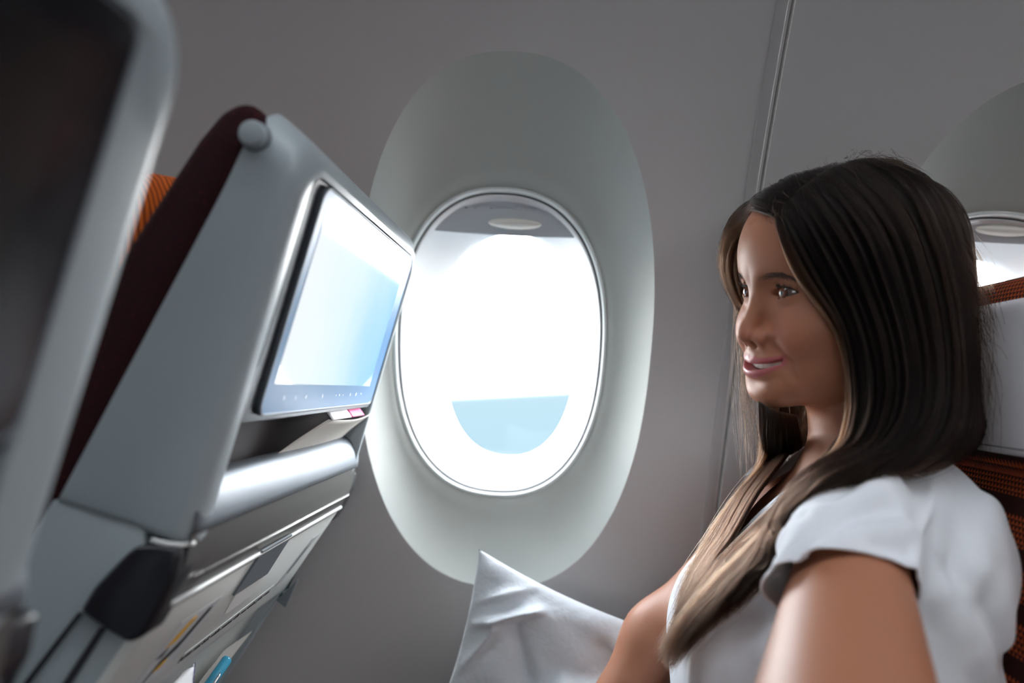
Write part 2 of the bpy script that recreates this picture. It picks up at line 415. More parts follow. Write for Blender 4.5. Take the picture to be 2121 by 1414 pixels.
M_bezel_reflect = mat('screen bezel painted reflection', rgb(56, 120, 172), 0.30, spec=0.35)  # sky reflection painted into the bezel's blue base colour
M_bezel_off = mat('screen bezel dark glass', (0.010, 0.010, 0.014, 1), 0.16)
M_display_off.node_tree.nodes['Principled BSDF'].inputs['Roughness'].default_value = 0.22

def airline_seat(dy, sdy, label, lit, Y1=0.853, mw=0.8235, rb=0.020):
    """dy moves the whole seat sideways; sdy moves only the monitor in its frame"""
    Y0 = 0.457+dy; yc = (Y0+Y1)/2
    root = empty('airline_seat', (-0.35, yc, 0.0)); tag(root, label, 'airline seat')
    r = 0.016
    sb = 0.278
    def outl(grow): return rrect(Y0-grow, Y1+grow, -sb, 0+grow, (0.030, 0.030, 0.008, 0.008), k=9, m=14)   # (y, -s)
    def lp(grow, nf):
        o = []
        for y, ms in outl(grow):
            s = -ms; n = nf(s) if callable(nf) else nf
            top = max(0.0, 1-s/0.05)
            o.append(SP(y, s+n*0.45*top if n < -0.001 else s, n))
        return o
    D = lambda s: -(0.038+0.20*max(0, s))
    loops = [lp(-0.004, lambda s: D(s)-0.0), lp(0, lambda s: D(s)+0.002), lp(0, lambda s: D(s)*0.6), lp(0, -0.020)]
    for a in (75, 60, 45, 30, 15, 0):
        c = math.radians(a); loops.append(lp(-r*(1-math.sin(c)) if True else 0, -r*(1-math.cos(c))*0.9))
    def inn(g, n):
        return [SP(y, -ms, n) for y, ms in rrect(Y0+0.031-g, Y1-rb+g*0.3, -sb-0.0, -0.0125+g*0.4, (0.016, 0.018, 0.003, 0.003), k=9, m=14)]
    for g, n in ((0.0042, -0.0002), (0.002, -0.001), (0.0006, -0.003), (0, -0.007), (0, -0.035)): loops.append(inn(g, n))
    v, f = loft(loops, cap0=False, cap1=True)
    sh = mesh_obj('shell', v, f, M_shell, root, auto=50)
    # fabric-covered cushion in front of the shell
    pts = [(-0.0, -0.030), (-0.0135, -0.044), (-0.012, -0.056), (-0.002, -0.0665), (0.02, -0.076), (0.10, -0.100), (0.20, -0.118), (0.30, -0.150), (0.45, -0.20), (0.62, -0.26), (0.62, -0.12), (0.30, -0.080), (0.10, -0.050)]
    q = [(SP(0, s, n)[0], SP(0, s, n)[2]) for s, n in pts]
    bm = prism(q, Y0+0.003, Y1-0.003, 0.008, 3); bm_obj('back_cushion', bm, M_maroon, root, auto=60)
    # headrest pad with curled wings, on the far side of the cushion
    L_ = []
    for t in np.linspace(0, 1, 15):
        y = Y0+0.03+(Y1-Y0-0.06)*t; wing = abs(2*t-1)**4
        x0 = -0.294; z0 = 1.296
        e_ = 0.2+0.8*(1-abs(2*t-1)**8)
        L_.append([(x0-0.022-0.028*wing+0.045*e_*math.cos(a), y, z0-0.085+0.085*e_*math.sin(a)) for a in np.linspace(0, 2*math.pi, 25)[:-1]])
    mesh_obj('headrest', *loft(L_, True, True, True), M_orange, root)
    # round release button on the near side and its collar
    for nm, ra, y_a, y_b in (('button', 0.0088, Y0-0.0085, Y0+0.002), ('button_collar', 0.0102, Y0-0.0012, Y0+0.002)):
        c0 = SP(0, 0.008, -0.034); c0 = (-0.2085, 1.2985)
        LL = []
        for y, rr in ((y_b, ra), (y_a+0.0018, ra), (y_a+0.0005, ra-0.0006), (y_a, ra-0.0020)):
            LL.append([(c0[0]+rr*math.cos(a), y, c0[1]+rr*math.sin(a)) for a in np.linspace(0, 2*math.pi, 33)[:-1]])
        mesh_obj(nm, *loft(LL, True, False, True), M_shell if nm == 'button' else M_shell2, root, auto=40)
    # monitor: black backing, bezel glass with metal rim, display, touch icons
    ya, yb = 0.508+dy+sdy, mw
    LL = []
    for g, n in ((0.0, -0.012), (0.0, -0.0035), (0.001, -0.0025)):
        LL.append([SP(y+(-0.020*max(0, (-ms-0.165)/0.03) if y < ya+0.03 else 0), -ms, n) for y, ms in rrect(ya-0.016-g, yb+0.006+g, -0.197, -0.0145, (0.012, 0.016, 0.006, 0.006))])
    mesh_obj('monitor_backing', *loft(LL, True, False, True), M_black, root, auto=40)
    mon = [SP(y, -ms, 0) for y, ms in rrect(ya, yb, -0.192, -0.0185, 0.011)]
    LL = []
    for g, n in ((0.0008, -0.004), (0.0010, 0.0005), (0.0004, 0.0012), (-0.0006, 0.0012), (-0.0010, 0.0006)):
        LL.append([SP(y, -ms, n) for y, ms in rrect(ya-g, yb+g, -0.192-g, -0.0185+g, 0.011)])
    rim = mesh_obj('monitor_rim', *loft(LL), M_rail, root, auto=40)
    gl = mesh_obj('monitor_glass', [SP(y, -ms, 0.0006) for y, ms in rrect(ya, yb, -0.192, -0.0185, 0.011)], [tuple(range(4*10+4*8))], M_bezel_reflect if lit else M_bezel_off, root, smooth=False)
    dsp = [SP(ya+0.013, 0.168, 0.0009), SP(yb-0.030, 0.171, 0.0009), SP(yb-0.030, 0.039, 0.0009), SP(ya+0.013, 0.030, 0.0009)]
    mesh_obj('display', dsp, [(0, 1, 2, 3)], M_display if lit else M_display_off, gl, smooth=False)
    if lit:
        v = []; f = []
        for i, (yy, w_, h_, k_) in enumerate([(0.548, .0022, .0042, 0), (0.573, .0026, .0036, 1), (0.597, .003, .003, 2), (0.640, .003, .0044, 1), (0.680, .0016, .0014, 2), (0.690, .003, .003, 0), (0.702, .0016, .0016, 2), (0.727, .0034, .0036, 1), (0.748, .0034, .0036, 2), (0.767, .0024, .0024, 0)]):
            yy += dy+sdy; s0 = 0.1795
            o = len(v)
            if k_ == 0: sh_ = [(-1, 1), (1, 0.2), (0.2, -1)]
            elif k_ == 1: sh_ = [(-1, 0), (-0.2, 1), (0.1, 0.1), (1, -0.1), (0.1, -1)]
            else: sh_ = [(-1, -0.6), (-0.6, 1), (1, 0.6), (0.6, -1)]
            for a, b_ in sh_: v.append(SP(yy+a*w_*0.55, s0-b_*h_*0.5, 0.0010))
            mesh_obj('touch_icon', v[o:], [tuple(range(len(v)-o))], M_icon, gl, smooth=False)
    # pocket: pale cheek at the near end, dark lining
    v = [SP(Y0+0.030, 0.192, -0.006), SP(Y0+0.030, 0.275, -0.006), SP(Y0+0.075, 0.275, -0.034), SP(Y0+0.082, 0.192, -0.034)]
    v = [SP(Y0+0.030, 0.192, -0.0335), SP(Y0+0.030, 0.275, -0.0335), SP(Y0+0.060, 0.275, -0.0335), SP(Y0+0.088, 0.192, -0.0335)]
    mesh_obj('pocket_cheek', v, [(0, 1, 2, 3)], M_panel, root, smooth=False)
    v = [SP(Y0+0.030, 0.190, -0.0345), SP(Y0+0.030, 0.29, -0.0345), SP(Y1-0.02, 0.29, -0.0345), SP(Y1-0.02, 0.190, -0.0345)]
    mesh_obj('pocket_lining', v, [(0, 1, 2, 3)], M_pocket, root, smooth=False)
    # metal rail: convex top rolling over to the face
    prof = [(0.243, -0.030), (0.2385, -0.0245), (0.2375, -0.019), (0.2395, -0.0135), (0.2440, -0.0080), (0.2500, -0.0040), (0.2570, -0.0010), (0.2640, 0.0010), (0.2690, 0.0014), (0.2706, 0.0004), (0.2712, -0.004)]
    ys = [Y0+0.006, Y0+0.008]+list(np.linspace(Y0+0.02, Y1-0.012, 14))+[Y1-0.007, Y1-0.0045]
    LL = [[SP(y, s, n*(1 if 0 < i < len(ys)-1 else 1)-(0.002 if i in (0, len(ys)-1) else 0)) for s, n in prof] for i, y in enumerate(ys)]
    mesh_obj('pocket_rail', *loft(LL, closed=False), M_rail, root, auto=60)
    # dark panel below the rail
    prof = [(0.2700, -0.0040), (0.2712, -0.0005), (0.2900, 0.0010), (0.3015, 0.0012), (0.3025, 0.0020), (0.3040, 0.0020), (0.3060, -0.0005), (0.3240, -0.0040)]
    LL = [[SP(y, s, n-(0.0024 if (2 < j < 6 and (y < Y0+0.035)) else 0)) for j, (s, n) in enumerate(prof)] for y in [Y0+0.006, Y0+0.02, Y0+0.034, Y0+0.040, Y1-0.03, Y1-0.008]]
    mesh_obj('lower_band', *loft(LL, closed=False), M_dark, root, auto=25)
    a, b_ = SP(Y0+0.026, 0.3030, 0.0008), SP(Y1-0.012, 0.3030, 0.0022)
    mesh_obj('band_ridge', *tube([a, SP(yc, 0.3030, 0.0022), b_], [0.0006, 0.0009, 0.0006], 8), M_panel, root)
    # folded table panel, with slot, latch and stickers
    y0t, y1t = Y0+0.001, Y1-0.009
    LL = []
    for g, n in ((0.0, -0.008), (0.0, -0.004), (-0.0012, -0.0014), (-0.004, 0.0)):
        LL.append([TP(y, -ms, n) for y, ms in rrect(y0t-g, y1t+g, -0.1195-g, 0.001+g, (0.006, 0.014, 0.004, 0.012))])
    tp = mesh_obj('table_panel', *loft(LL, True, True, True), M_panel, root, auto=40)
    a = [TP(y, 0.0005, 0.0004) for y in np.linspace(y0t+0.01, y1t-0.006, 12)]
    mesh_obj('table_lip', *tube(a, 0.0022, 10), M_trim, root)
    dyy = dy
    v, f = plate([TP(0.612+dyy, 0.044, 0.0022), TP(0.684+dyy, 0.044, 0.0022), TP(0.676+dyy, -0.003, 0.0022), TP(0.608+dyy, -0.003, 0.0022)], Tn[[0, 0, 1]]*np.array([1, 0, 1]), 0.002)
    mesh_obj('table_latch', v, f, M_latch, root, smooth=False)
    v, f = plate([TP(0.622+dyy, 0.044, 0.0006), TP(0.630+dyy, 0.070, 0.0006), TP(0.640+dyy, 0.073, 0.0006), TP(0.684+dyy, 0.070, 0.0006), TP(0.688+dyy, 0.044, 0.0006)], (Tn[0], 0, Tn[1]), 0.0005)
    mesh_obj('latch_recess', v, f, M_slot, root, smooth=False)
    tn = (Tn[0], 0, Tn[1])
    def decal(nm, pts, mt, par, h=0.0007):
        v, f = plate([TP(y+dyy, s, h) for y, s in pts], tn, 0.0004); return mesh_obj(nm, v, f, mt, par, smooth=False)
    st = decal('sticker', [(0.508, 0.092), (0.562, 0.098), (0.582, 0.034), (0.520, 0.036)], M_stick, tp)
    decal('sticker_drawing', [(0.523, 0.060), (0.536, 0.058), (0.548, 0.040), (0.540, 0.040), (0.530, 0.050)], M_yellow, st, 0.0011)
    decal('sticker_drawing', [(0.530, 0.085), (0.540, 0.085), (0.545, 0.078), (0.534, 0.080)], M_yellow, st, 0.0011)
    decal('sticker_drawing', [(0.517, 0.067), (0.527, 0.069), (0.530, 0.062), (0.524, 0.063)], M_ink, st, 0.0011)
    decal('sticker_drawing', [(0.528, 0.082), (0.552, 0.072), (0.570, 0.046), (0.572, 0.040), (0.566, 0.040), (0.550, 0.062), (0.530, 0.074)], M_ink, st, 0.0012)
    decal('sticker_drawing', [(0.520, 0.096), (0.523, 0.096), (0.532, 0.081), (0.528, 0.081)], M_ink, st, 0.0011)
    # one line placard with tiny print
    decal('placard_border', [(0.588, 0.094), (0.760, 0.0835), (0.760, 0.0829), (0.588, 0.0934)], M_trim, tp)
    ux = np.array(TP(1, 0.0, 0))-np.array(TP(0, 0.06, 0)) * 0 - np.array(TP(0, 0, 0)); ux = np.array([0, 1.0, 0]) - 0.055*np.array([Tt[0], 0, Tt[1]])
    uy = -np.array([Tt[0], 0, Tt[1]])
    text_obj('placard_print', 'Fasten seat belt while seated. Life vest under your seat.', 0.0078, TP(0.672+dyy, 0.0945, 0.0003), ux, uy, M_ink, tp)
    st = decal('far_sticker', [(0.772, 0.090), (0.790, 0.088), (0.818, 0.032), (0.800, 0.034)], M_stick, tp)
    decal('sticker_drawing', [(0.784, 0.076), (0.789, 0.076), (0.806, 0.042), (0.797, 0.046)], M_latch, st, 0.0011)
    # black hinge cover on the near corner
    hp = [(-0.268, 1.0235), (-0.262, 1.0285), (-0.250, 1.0300), (-0.233, 1.0285), (-0.2345, 1.010), (-0.243, 0.990), (-0.252, 0.972), (-0.262, 0.967), (-0.275, 0.973), (-0.296, 0.984), (-0.288, 1.000)]
    for yy, nm in ((Y0-0.004, 'hinge_cover'), (Y1-0.014, 'hinge_cover')):
        bm_obj(nm, prism(hp, yy, yy+0.026, 0.004, 4), M_black, root, auto=50)
    # pale cap line over the hinge
    mesh_obj('hinge_trim', *tube([SP(Y0-0.001, 0.279, -0.022), SP(Y0+0.000, 0.2785, -0.012), SP(Y0+0.003, 0.2775, -0.004), SP(Y0+0.012, 0.277, 0.000)], 0.0017, 8), M_trim, root)
    # lower side shells and back of the seat
    lo = [(-0.410, 0.86), (-0.3245, 1.052), (-0.30, 1.0560), (-0.262, 1.0460), (-0.255, 0.990), (-0.262, 0.965), (-0.345, 0.815), (-0.44, 0.65), (-0.62, 0.65)]
    for ya_, yb_ in ((Y0+0.001, Y0+0.020), (Y1-0.020, Y1-0.001)):
        bm_obj('side_shell', prism(lo, ya_+(0.0004 if ya_ < yc else -0.0004), yb_, 0.002, 2), M_shell, root, auto=50)
        for (xa, za), (xb, zb) in (((-0.297, 0.982), (-0.365, 0.880)), ((-0.281, 0.974), (-0.333, 0.880))):
            yo = Y0+0.0005 if ya_ < yc else Y1-0.0005
            w_ = 0.0016 if xa < -0.29 else 0.0022
            bm = prism([(xa-w_, za), (xa+w_, za), (xb+w_*1.6, zb), (xb-w_*1.6, zb)], yo-0.0008, yo+0.0008); bm_obj('side_groove', bm, M_matblack, root)
    lb = [(-0.275, 0.962), (-0.312, 0.895), (-0.350, 0.830), (-0.42, 0.65), (-0.46, 0.65), (-0.40, 0.84), (-0.31, 1.0)]
    bm_obj('lower_back', prism(lb, Y0+0.018, Y1-0.018, 0.004, 3), M_panel, root, auto=50)
    # coat hook by the window
    if lit:
        hk = [TP(Y1-0.006, 0.104, -0.006), TP(Y1+0.004, 0.104, -0.004), TP(Y1+0.006, 0.112, -0.004), TP(Y1+0.004, 0.120, -0.002), TP(Y1-0.006, 0.124, -0.004), TP(Y1-0.012, 0.127, 0.000)]
        mesh_obj('coat_hook', *tube(hk, 0.0034, 10), mat('green black plastic', rgb(40, 62, 60), 0.3), root)
        bm_obj('hook_plate', prism([(-0.298, 0.890), (-0.288, 0.902), (-0.300, 0.868), (-0.312, 0.876)], Y1-0.012, Y1-0.006, 0.001, 2), M_latch, root)
    # seat base
    bm_obj('seat_cushion', box((-1.0, Y0+0.01, 0.36), (-0.50, Y1-0.01, 0.50), 0.04, 4), M_maroon, root)
    for yy in (Y0+0.05, Y1-0.07):
        bm_obj('leg', box((-0.72, yy, 0.0), (-0.68, yy+0.02, 0.38), 0.004, 2), M_matblack, root)
    adopt(root)
    return root
airline_seat(0.0, 0.0, 'grey airline seat in front of the woman, with a lit white and blue screen', True)
airline_seat(-0.54, -0.002, 'blurred near grey airline seat with a switched-off dark screen', False, 0.318, 0.274, 0.042)
# ------------------------------------------------------------------ organic modelling: distance fields meshed by surface nets
def sq(x): return x*x
def ell(p, c, r, R_=None):
    d = p-np.asarray(c, np.float32)
    if R_ is not None: d = d@np.asarray(R_, np.float32)
    r = np.asarray(r, np.float32)
    k0 = np.sqrt((sq(d/r)).sum(-1)); k1 = np.sqrt((sq(d/(r*r))).sum(-1))+1e-9
    return k0*(k0-1.0)/k1
def cap(p, a, b, ra, rb=None):
    a = np.asarray(a, np.float32); b = np.asarray(b, np.float32); rb = ra if rb is None else rb
    ba = b-a; h = np.clip(((p-a)@ba)/float(ba@ba), 0, 1)
    d = p-a-h[..., None]*ba
    return np.sqrt(sq(d).sum(-1))-(ra+(rb-ra)*h)
def smin(a, b, k):
    h = np.maximum(k-np.abs(a-b), 0)/k
    return np.minimum(a, b)-h*h*k*0.25
def smax(a, b, k): return -smin(-a, -b, k)
def chain(p, pts, rs, k=0.01):
    d = None
    for i in range(len(pts)-1):
        c = cap(p, pts[i], pts[i+1], rs[i], rs[i+1]); d = c if d is None else smin(d, c, k)
    return d
def net(f, lo, hi, h, B=16):
    """sparse naive surface nets of f over a box: returns vertices and quads"""
    lo = np.asarray(lo, float); n = np.ceil((np.asarray(hi, float)-lo)/h).astype(int)//B+1
    g = np.stack(np.meshgrid(*[np.arange(k) for k in n], indexing='ij'), -1).reshape(-1, 3)
    cen = (lo+(g*B+B/2)*h).astype(np.float32)
    val = np.concatenate([f(c) for c in np.array_split(cen, max(1, len(cen)//20000))])
    g = g[np.abs(val) < B*h*0.87*1.25+0.004]
    W = int(max(n))*B+8; key = lambda a: (a[..., 0]*W+a[..., 1])*W+a[..., 2]
    ofs = np.stack(np.meshgrid(*[np.arange(B+2)-1]*3, indexing='ij'), -1)
    Vk, Vp, Qs = [], [], []
    for b0 in range(0, len(g), 64):
        gb = g[b0:b0+64]; base = gb[:, None, None, None, :]*B+ofs     # samples -1..B
        pts = (lo+base*h).astype(np.float32)
        s = f(pts.reshape(-1, 3)).reshape(pts.shape[:-1]).astype(np.float32)
        ins = s < 0
        # cells -1..B-1 (corner sample at index i is cell i)
        cnt = 0; acc = np.zeros(s[:, :-1, :-1, :-1].shape+(3,), np.float32); num = np.zeros(s[:, :-1, :-1, :-1].shape, np.float32)
        E = B+1
        for ax in range(3):
            o1, o2 = [a for a in range(3) if a != ax]
            for u in (0, 1):
                for v_ in (0, 1):
                    i0 = [0, 0, 0]; i0[o1] = u; i0[o2] = v_; i1 = list(i0); i1[ax] = 1
                    A = s[:, i0[0]:i0[0]+E, i0[1]:i0[1]+E, i0[2]:i0[2]+E]; Bv = s[:, i1[0]:i1[0]+E, i1[1]:i1[1]+E, i1[2]:i1[2]+E]
                    x = (A < 0) != (Bv < 0); t = np.where(x, A/(A-Bv+1e-20), 0)
                    for a in range(3):
                        acc[..., a] += np.where(x, (t if a == ax else i0[a]), 0)
                    num += x
        m = num > 0; idx = np.argwhere(m)
        cell = gb[idx[:, 0]]*B+idx[:, 1:]-1
        pos = lo+(cell+acc[m]/num[m][:, None])*h
        Vk.append(key(cell+1)); Vp.append(pos)
        # quads on edges starting at samples 0..B-1 (index 1..B)
        for ax in range(3):
            o1, o2 = [(1, 2), (2, 0), (0, 1)][ax]
            A = ins[:, 1:B+1, 1:B+1, 1:B+1]; sl = [slice(1, B+1)]*3; sl[ax] = slice(2, B+2); Bv = ins[:, sl[0], sl[1], sl[2]]
            x = np.argwhere(A != Bv)
            if not len(x): continue
            inn = A[x[:, 0], x[:, 1], x[:, 2], x[:, 3]]
            c = gb[x[:, 0]]*B+x[:, 1:]
            def K(d1, d2):
                q = c.copy(); q[:, o1] += d1; q[:, o2] += d2; return key(q+1)
            q = np.stack([K(-1, -1), K(0, -1), K(0, 0), K(-1, 0)], 1)
            q = np.where(inn[:, None], q, q[:, ::-1]); Qs.append(q)
    Vk = np.concatenate(Vk); Vp = np.concatenate(Vp); Q = np.concatenate(Qs)
    uk, ui = np.unique(Vk, return_index=True); Vp = Vp[ui]
    i = np.searchsorted(uk, Q); i = np.clip(i, 0, len(uk)-1)
    ok = (uk[i] == Q).all(1)
    return Vp.astype(np.float32), i[ok].astype(np.int32)
# ------------------------------------------------------------------ the woman
HC = np.array([0.2475, 0.672, 1.2505])                  # head centre, between the ears at eye level
_a = math.radians(16.5); _p = math.radians(-6.0); _t = math.radians(-7.0)
HF = np.array([-math.cos(_a), -math.sin(_a), 0.0]); HU = np.array([0, 0, 1.0]); HL = np.cross(HU, HF)   # forward, up, her left (towards the aisle)
_c, _s = math.cos(_p), math.sin(_p); HF, HU = HF*_c+HU*_s, HU*_c-HF*_s
_c, _s = math.cos(_t), math.sin(_t); HL, HU = HL*_c+HU*_s, HU*_c-HL*_s
HS = 0.93                                              # head scale
HM = np.stack([HL, HF, HU], 1)                         # columns: local x (left), y (forward), z (up)
def H(x, y, z): return HC + HM@(np.array([x, y, z])*HS)

SMILE = None
def lid_up(t): return 0.0056*np.maximum(0, 1-sq(t))**0.75+0.0004*t
def lid_lo(t): return -0.0042*np.maximum(0, 1-sq(t))**0.8+0.0010*t
def head_sdf(q):
    """q: head-local metres; x left, y forward, z up from eye level"""
    x = np.abs(q[:, 0]); s = q.copy(); s[:, 0] = x
    d = ell(q, (0, -0.006, 0.034), (0.073, 0.096, 0.082))
    d = smin(d, ell(q, (0, 0.034, 0.036), (0.061, 0.057, 0.060)), 0.03)
    d = smin(d, ell(q, (0, 0.026, -0.028), (0.062, 0.054, 0.070)), 0.025)
    d = smin(d, cap(s, (0.046, 0.000, -0.062), (0.018, 0.066, -0.091), 0.0150, 0.0135), 0.035)
    d = smin(d, ell(q, (0, 0.036, -0.066), (0.043, 0.042, 0.038)), 0.025)
    d = smin(d, ell(s, (0.036, 0.034, -0.052), (0.024, 0.032, 0.032)), 0.03)
    d = smin(d, ell(q, (0, 0.0745, -0.0930), (0.017, 0.0145, 0.0150)), 0.018)              # chin
    d = smin(d, ell(s, (0.043, 0.052, -0.030), (0.020, 0.021, 0.018)), 0.022)          # cheekbone
    d = smin(d, ell(s, (0.033, 0.0655, -0.041), (0.0165, 0.0165, 0.0165)), 0.018)         # smiling cheek
    d = smin(d, ell(q, (0, 0.062, -0.063), (0.026, 0.0275, 0.024)), 0.016)                 # muzzle
    d = smin(d, cap(s, (0.010, 0.0815, 0.0150), (0.044, 0.0660, 0.0165), 0.0075, 0.0065), 0.014)   # brow
    # eye socket
    d = smax(d, -ell(s, (0.0305, 0.0925, 0.0005), (0.0160, 0.0140, 0.0110)), 0.014)
    # nose
    n = cap(q, (0, 0.0815, 0.004), (0, 0.0945, -0.031), 0.0060, 0.0072)
    n = smin(n, ell(q, (0, 0.0970, -0.0400), (0.0096, 0.0094, 0.0086)), 0.008)
    n = smin(n, ell(s, (0.0122, 0.0870, -0.0428), (0.0074, 0.0098, 0.0072)), 0.006)
    n = smin(n, cap(q, (0, 0.0955, -0.0440), (0, 0.087, -0.0500), 0.0035, 0.0040), 0.004)
    d = smin(d, n, 0.011)
    d = smax(d, -ell(s, (0.0066, 0.0915, -0.0485), (0.0030, 0.0052, 0.0036)), 0.0025)     # nostril
    # eyelids: an orb with an almond opening
    dx = s[:, 0]-0.0305; dz = q[:, 2]-(-0.0005)+0.0
    orb = np.sqrt(sq(dx)+sq(q[:, 1]-0.0690)+sq(dz))
    lid = np.maximum(orb-0.01385, 0.0118-orb)
    d = smin(d, lid, 0.0045)
    tt = np.clip(dx/0.0152, -1, 1)
    up = lid_up(tt); lw = lid_lo(tt)
    mid = (up+lw)/2; hh = (up-lw)/2
    opn = np.maximum(np.abs(dz-mid)-hh, np.abs(dx)-0.0152)
    opn = np.where(q[:, 1] > 0.070, opn, 0.01)
    d = smax(d, -opn, 0.0008)
    crease = cap(s, (0.0190, 0.0805, 0.0080), (0.0305, 0.0820, 0.0096), 0.0005)
    crease = np.minimum(crease, cap(s, (0.0305, 0.0820, 0.0096), (0.0440, 0.0720, 0.0062), 0.0005))
    d = smax(d, -crease, 0.0035)
    # lips: corners pulled up and out by the smile
    def lz(xx): return -0.0715+0.0088*np.clip(xx/0.0320, 0, 1.1)**2
    def ly(xx): return 0.0885-10.5*sq(xx)-6000*xx**4
    x_ = s[:, 0]
    cz = lz(x_); cy = ly(x_)
    fade = np.clip(1-x_/0.0360, 0, 1)
    bow = 0.0013*np.exp(-sq((x_-0.0055)/0.004))
    ul = np.sqrt(sq((q[:, 2]-(cz+0.0055+bow))/1.0)+sq(q[:, 1]-(cy+0.0006)))-(0.0008+0.0036*fade**0.5)
    ll = np.sqrt(sq((q[:, 2]-(cz-0.0056-0.0012*fade))/1.0)+sq(q[:, 1]-(cy-0.0002)))-(0.0008+0.0058*fade**0.5)
    ok = np.where(x_ < 0.0355, 0, (x_-0.0355))
    d = smin(d, ul+ok, 0.0040); d = smin(d, ll+ok, 0.0045)
    slit = np.maximum(np.abs(q[:, 2]-(cz+0.0000))-0.0030*np.clip(fade, 0, 1)**0.4, x_-0.0278)
    slit = np.maximum(slit, np.abs(q[:, 1]-0.083)-0.012)
    d = smax(d, -slit, 0.0012)
    d = smax(d, -ell(q, (0, 0.0950, -0.0875), (0.016, 0.0070, 0.0040)), 0.010)              # under the lip
    if SMILE is not None:
        fold = chain(s, SMILE, [0.0002, 0.0012, 0.0014, 0.0004])
        d = smax(d, -fold, 0.010)
    # ear
    e_ = ell(s, (0.071, -0.004, -0.012), (0.007, 0.016, 0.030))
    d = smin(d, e_, 0.006)
    return d
def to_head(p): return ((p-HC.astype(np.float32))@HM.astype(np.float32))/np.float32(HS)
NECK_A = H(0, -0.026, -0.065); NECK_B = np.array([0.290, 0.680, 1.075])
SHN = np.array([0.224, 0.560, 1.050]); SHF = np.array([0.268, 0.838, 1.042])       # near and far shoulder joints
ELN = np.array([0.126, 0.308, 0.925]); ELF = np.array([0.125, 0.805, 0.885])
WRN = np.array([-0.02, 0.500, 0.820]); WRF = np.array([0.010, 0.720, 0.730])
PEL = np.array([0.170, 0.675, 0.600])
def torso_sdf(p):
    d = cap(p, (0.293, 0.600, 1.036), (0.293, 0.762, 1.030), 0.052, 0.050)                  # shoulder girdle
    d = smin(d, ell(p, (0.262, 0.680, 0.955), (0.098, 0.142, 0.130)), 0.05)               # rib cage
    d = smin(d, ell(p, (0.190, 0.625, 0.935), (0.052, 0.058, 0.056)), 0.045)                # bust
    d = smin(d, ell(p, (0.190, 0.745, 0.930), (0.052, 0.056, 0.056)), 0.045)
    d = smin(d, cap(p, (0.250, 0.68, 0.88), (0.205, 0.675, 0.66), 0.102, 0.112), 0.07)
    d = smin(d, ell(p, (0.195, 0.675, 0.600), (0.115, 0.165, 0.100)), 0.06)
    return d
def arm(p, sh, el, wr, k=1.0):
    d = cap(p, sh, el, 0.0325*k, 0.0610 if k == 1 else 0.0330)
    d = smin(d, ell(p, sh, (0.039*k,)*3), 0.025)
    if k != 1:
        d = smin(cap(p, sh, el, 0.0335, 0.0305), ell(p, sh, (0.037,)*3), 0.03)
        return smin(d, cap(p, el, wr, 0.0305, 0.0225), 0.035)
    d = smin(d, cap(p, el, el+(wr-el)*0.35, 0.045 if k == 1 else 0.0330, 0.036 if k == 1 else 0.0325), 0.03)
    d = smin(d, cap(p, el+(wr-el)*0.35, wr, 0.035*k, 0.023*k), 0.02)
    return d
def hand(p, wr, dr, side):
    """palm, four bent fingers and a thumb"""
    dr = dr/np.linalg.norm(dr); up = np.array([0, 0, 1.0]); sd = np.cross(dr, up); sd /= np.linalg.norm(sd); up = np.cross(sd, dr)
    pc = wr+dr*0.048
    Rm = np.stack([dr, sd, up], 1)
    d = ell(p, pc, (0.044, 0.038, 0.014), Rm)
    d = smin(d, cap(p, wr, pc, 0.022, 0.016), 0.02)
    for i, (o, l) in enumerate([(-0.028, 0.062), (-0.010, 0.074), (0.009, 0.078), (0.027, 0.070)]):
        a = pc+sd*o*0.9+dr*0.026; b = a+dr*l*0.42+sd*o*0.15; c = b+dr*l*0.30-up*0.012; e_ = c+dr*l*0.2-up*0.016
        d = smin(d, chain(p, [a, b, c, e_], [0.0095, 0.0085, 0.008, 0.007], 0.004), 0.004)
    a = wr+dr*0.018+sd*side*0.022; b = a+dr*0.028+sd*side*0.022-up*0.004; c = b+dr*0.030+sd*side*0.006-up*0.006
    return smin(d, chain(p, [a, b, c], [0.013, 0.0105, 0.008], 0.004), 0.008)
def body_sdf(p):
    r = cap(p, NECK_A, NECK_B, 0.0485, 0.0500)
    r = smin(r, cap(p, NECK_B, (0.300, 0.680, 1.03), 0.050, 0.07), 0.03)
    t = torso_sdf(p); r = smin(r, t, 0.035)
    # collar bones
    an = arm(p, SHN, ELN, WRN); af = arm(p, SHF, ELF, WRF, 0.95)
    r = smin(r, an, 0.03); r = smin(r, af, 0.03)
    near = p[:, 2] < 0.90
    if near.any():
        r2 = r[near]; pn = p[near]
        r2 = smin(r2, hand(pn, WRN, np.array([-0.7, 0.55, -0.25]), -1), 0.01)
        r2 = smin(r2, hand(pn, WRF, np.array([-0.8, -0.35, -0.4]), 1), 0.01)
        r2 = smin(r2, cap(pn, (0.18, 0.60, 0.60), (-0.26, 0.575, 0.585), 0.092, 0.062), 0.03)
        r2 = smin(r2, cap(pn, (0.18, 0.76, 0.60), (-0.26, 0.780, 0.585), 0.092, 0.062), 0.03)
        r2 = smin(r2, cap(pn, (-0.26, 0.575, 0.585), (-0.28, 0.575, 0.12), 0.060, 0.040), 0.02)
        r2 = smin(r2, cap(pn, (-0.26, 0.780, 0.585), (-0.28, 0.780, 0.12), 0.060, 0.040), 0.02)
        r[near] = r2
    q = to_head(p); dc = np.linalg.norm(q-np.array([0, 0.0, -0.01], np.float32), axis=1)
    hm = dc < 0.19
    if hm.any():
        hd = head_sdf(q[hm])*np.float32(HS); r[hm] = smin(r[hm], hd, 0.016)
    far = ~hm; r[far] = np.minimum(r[far], (dc[far]-0.12)*HS)
    return r

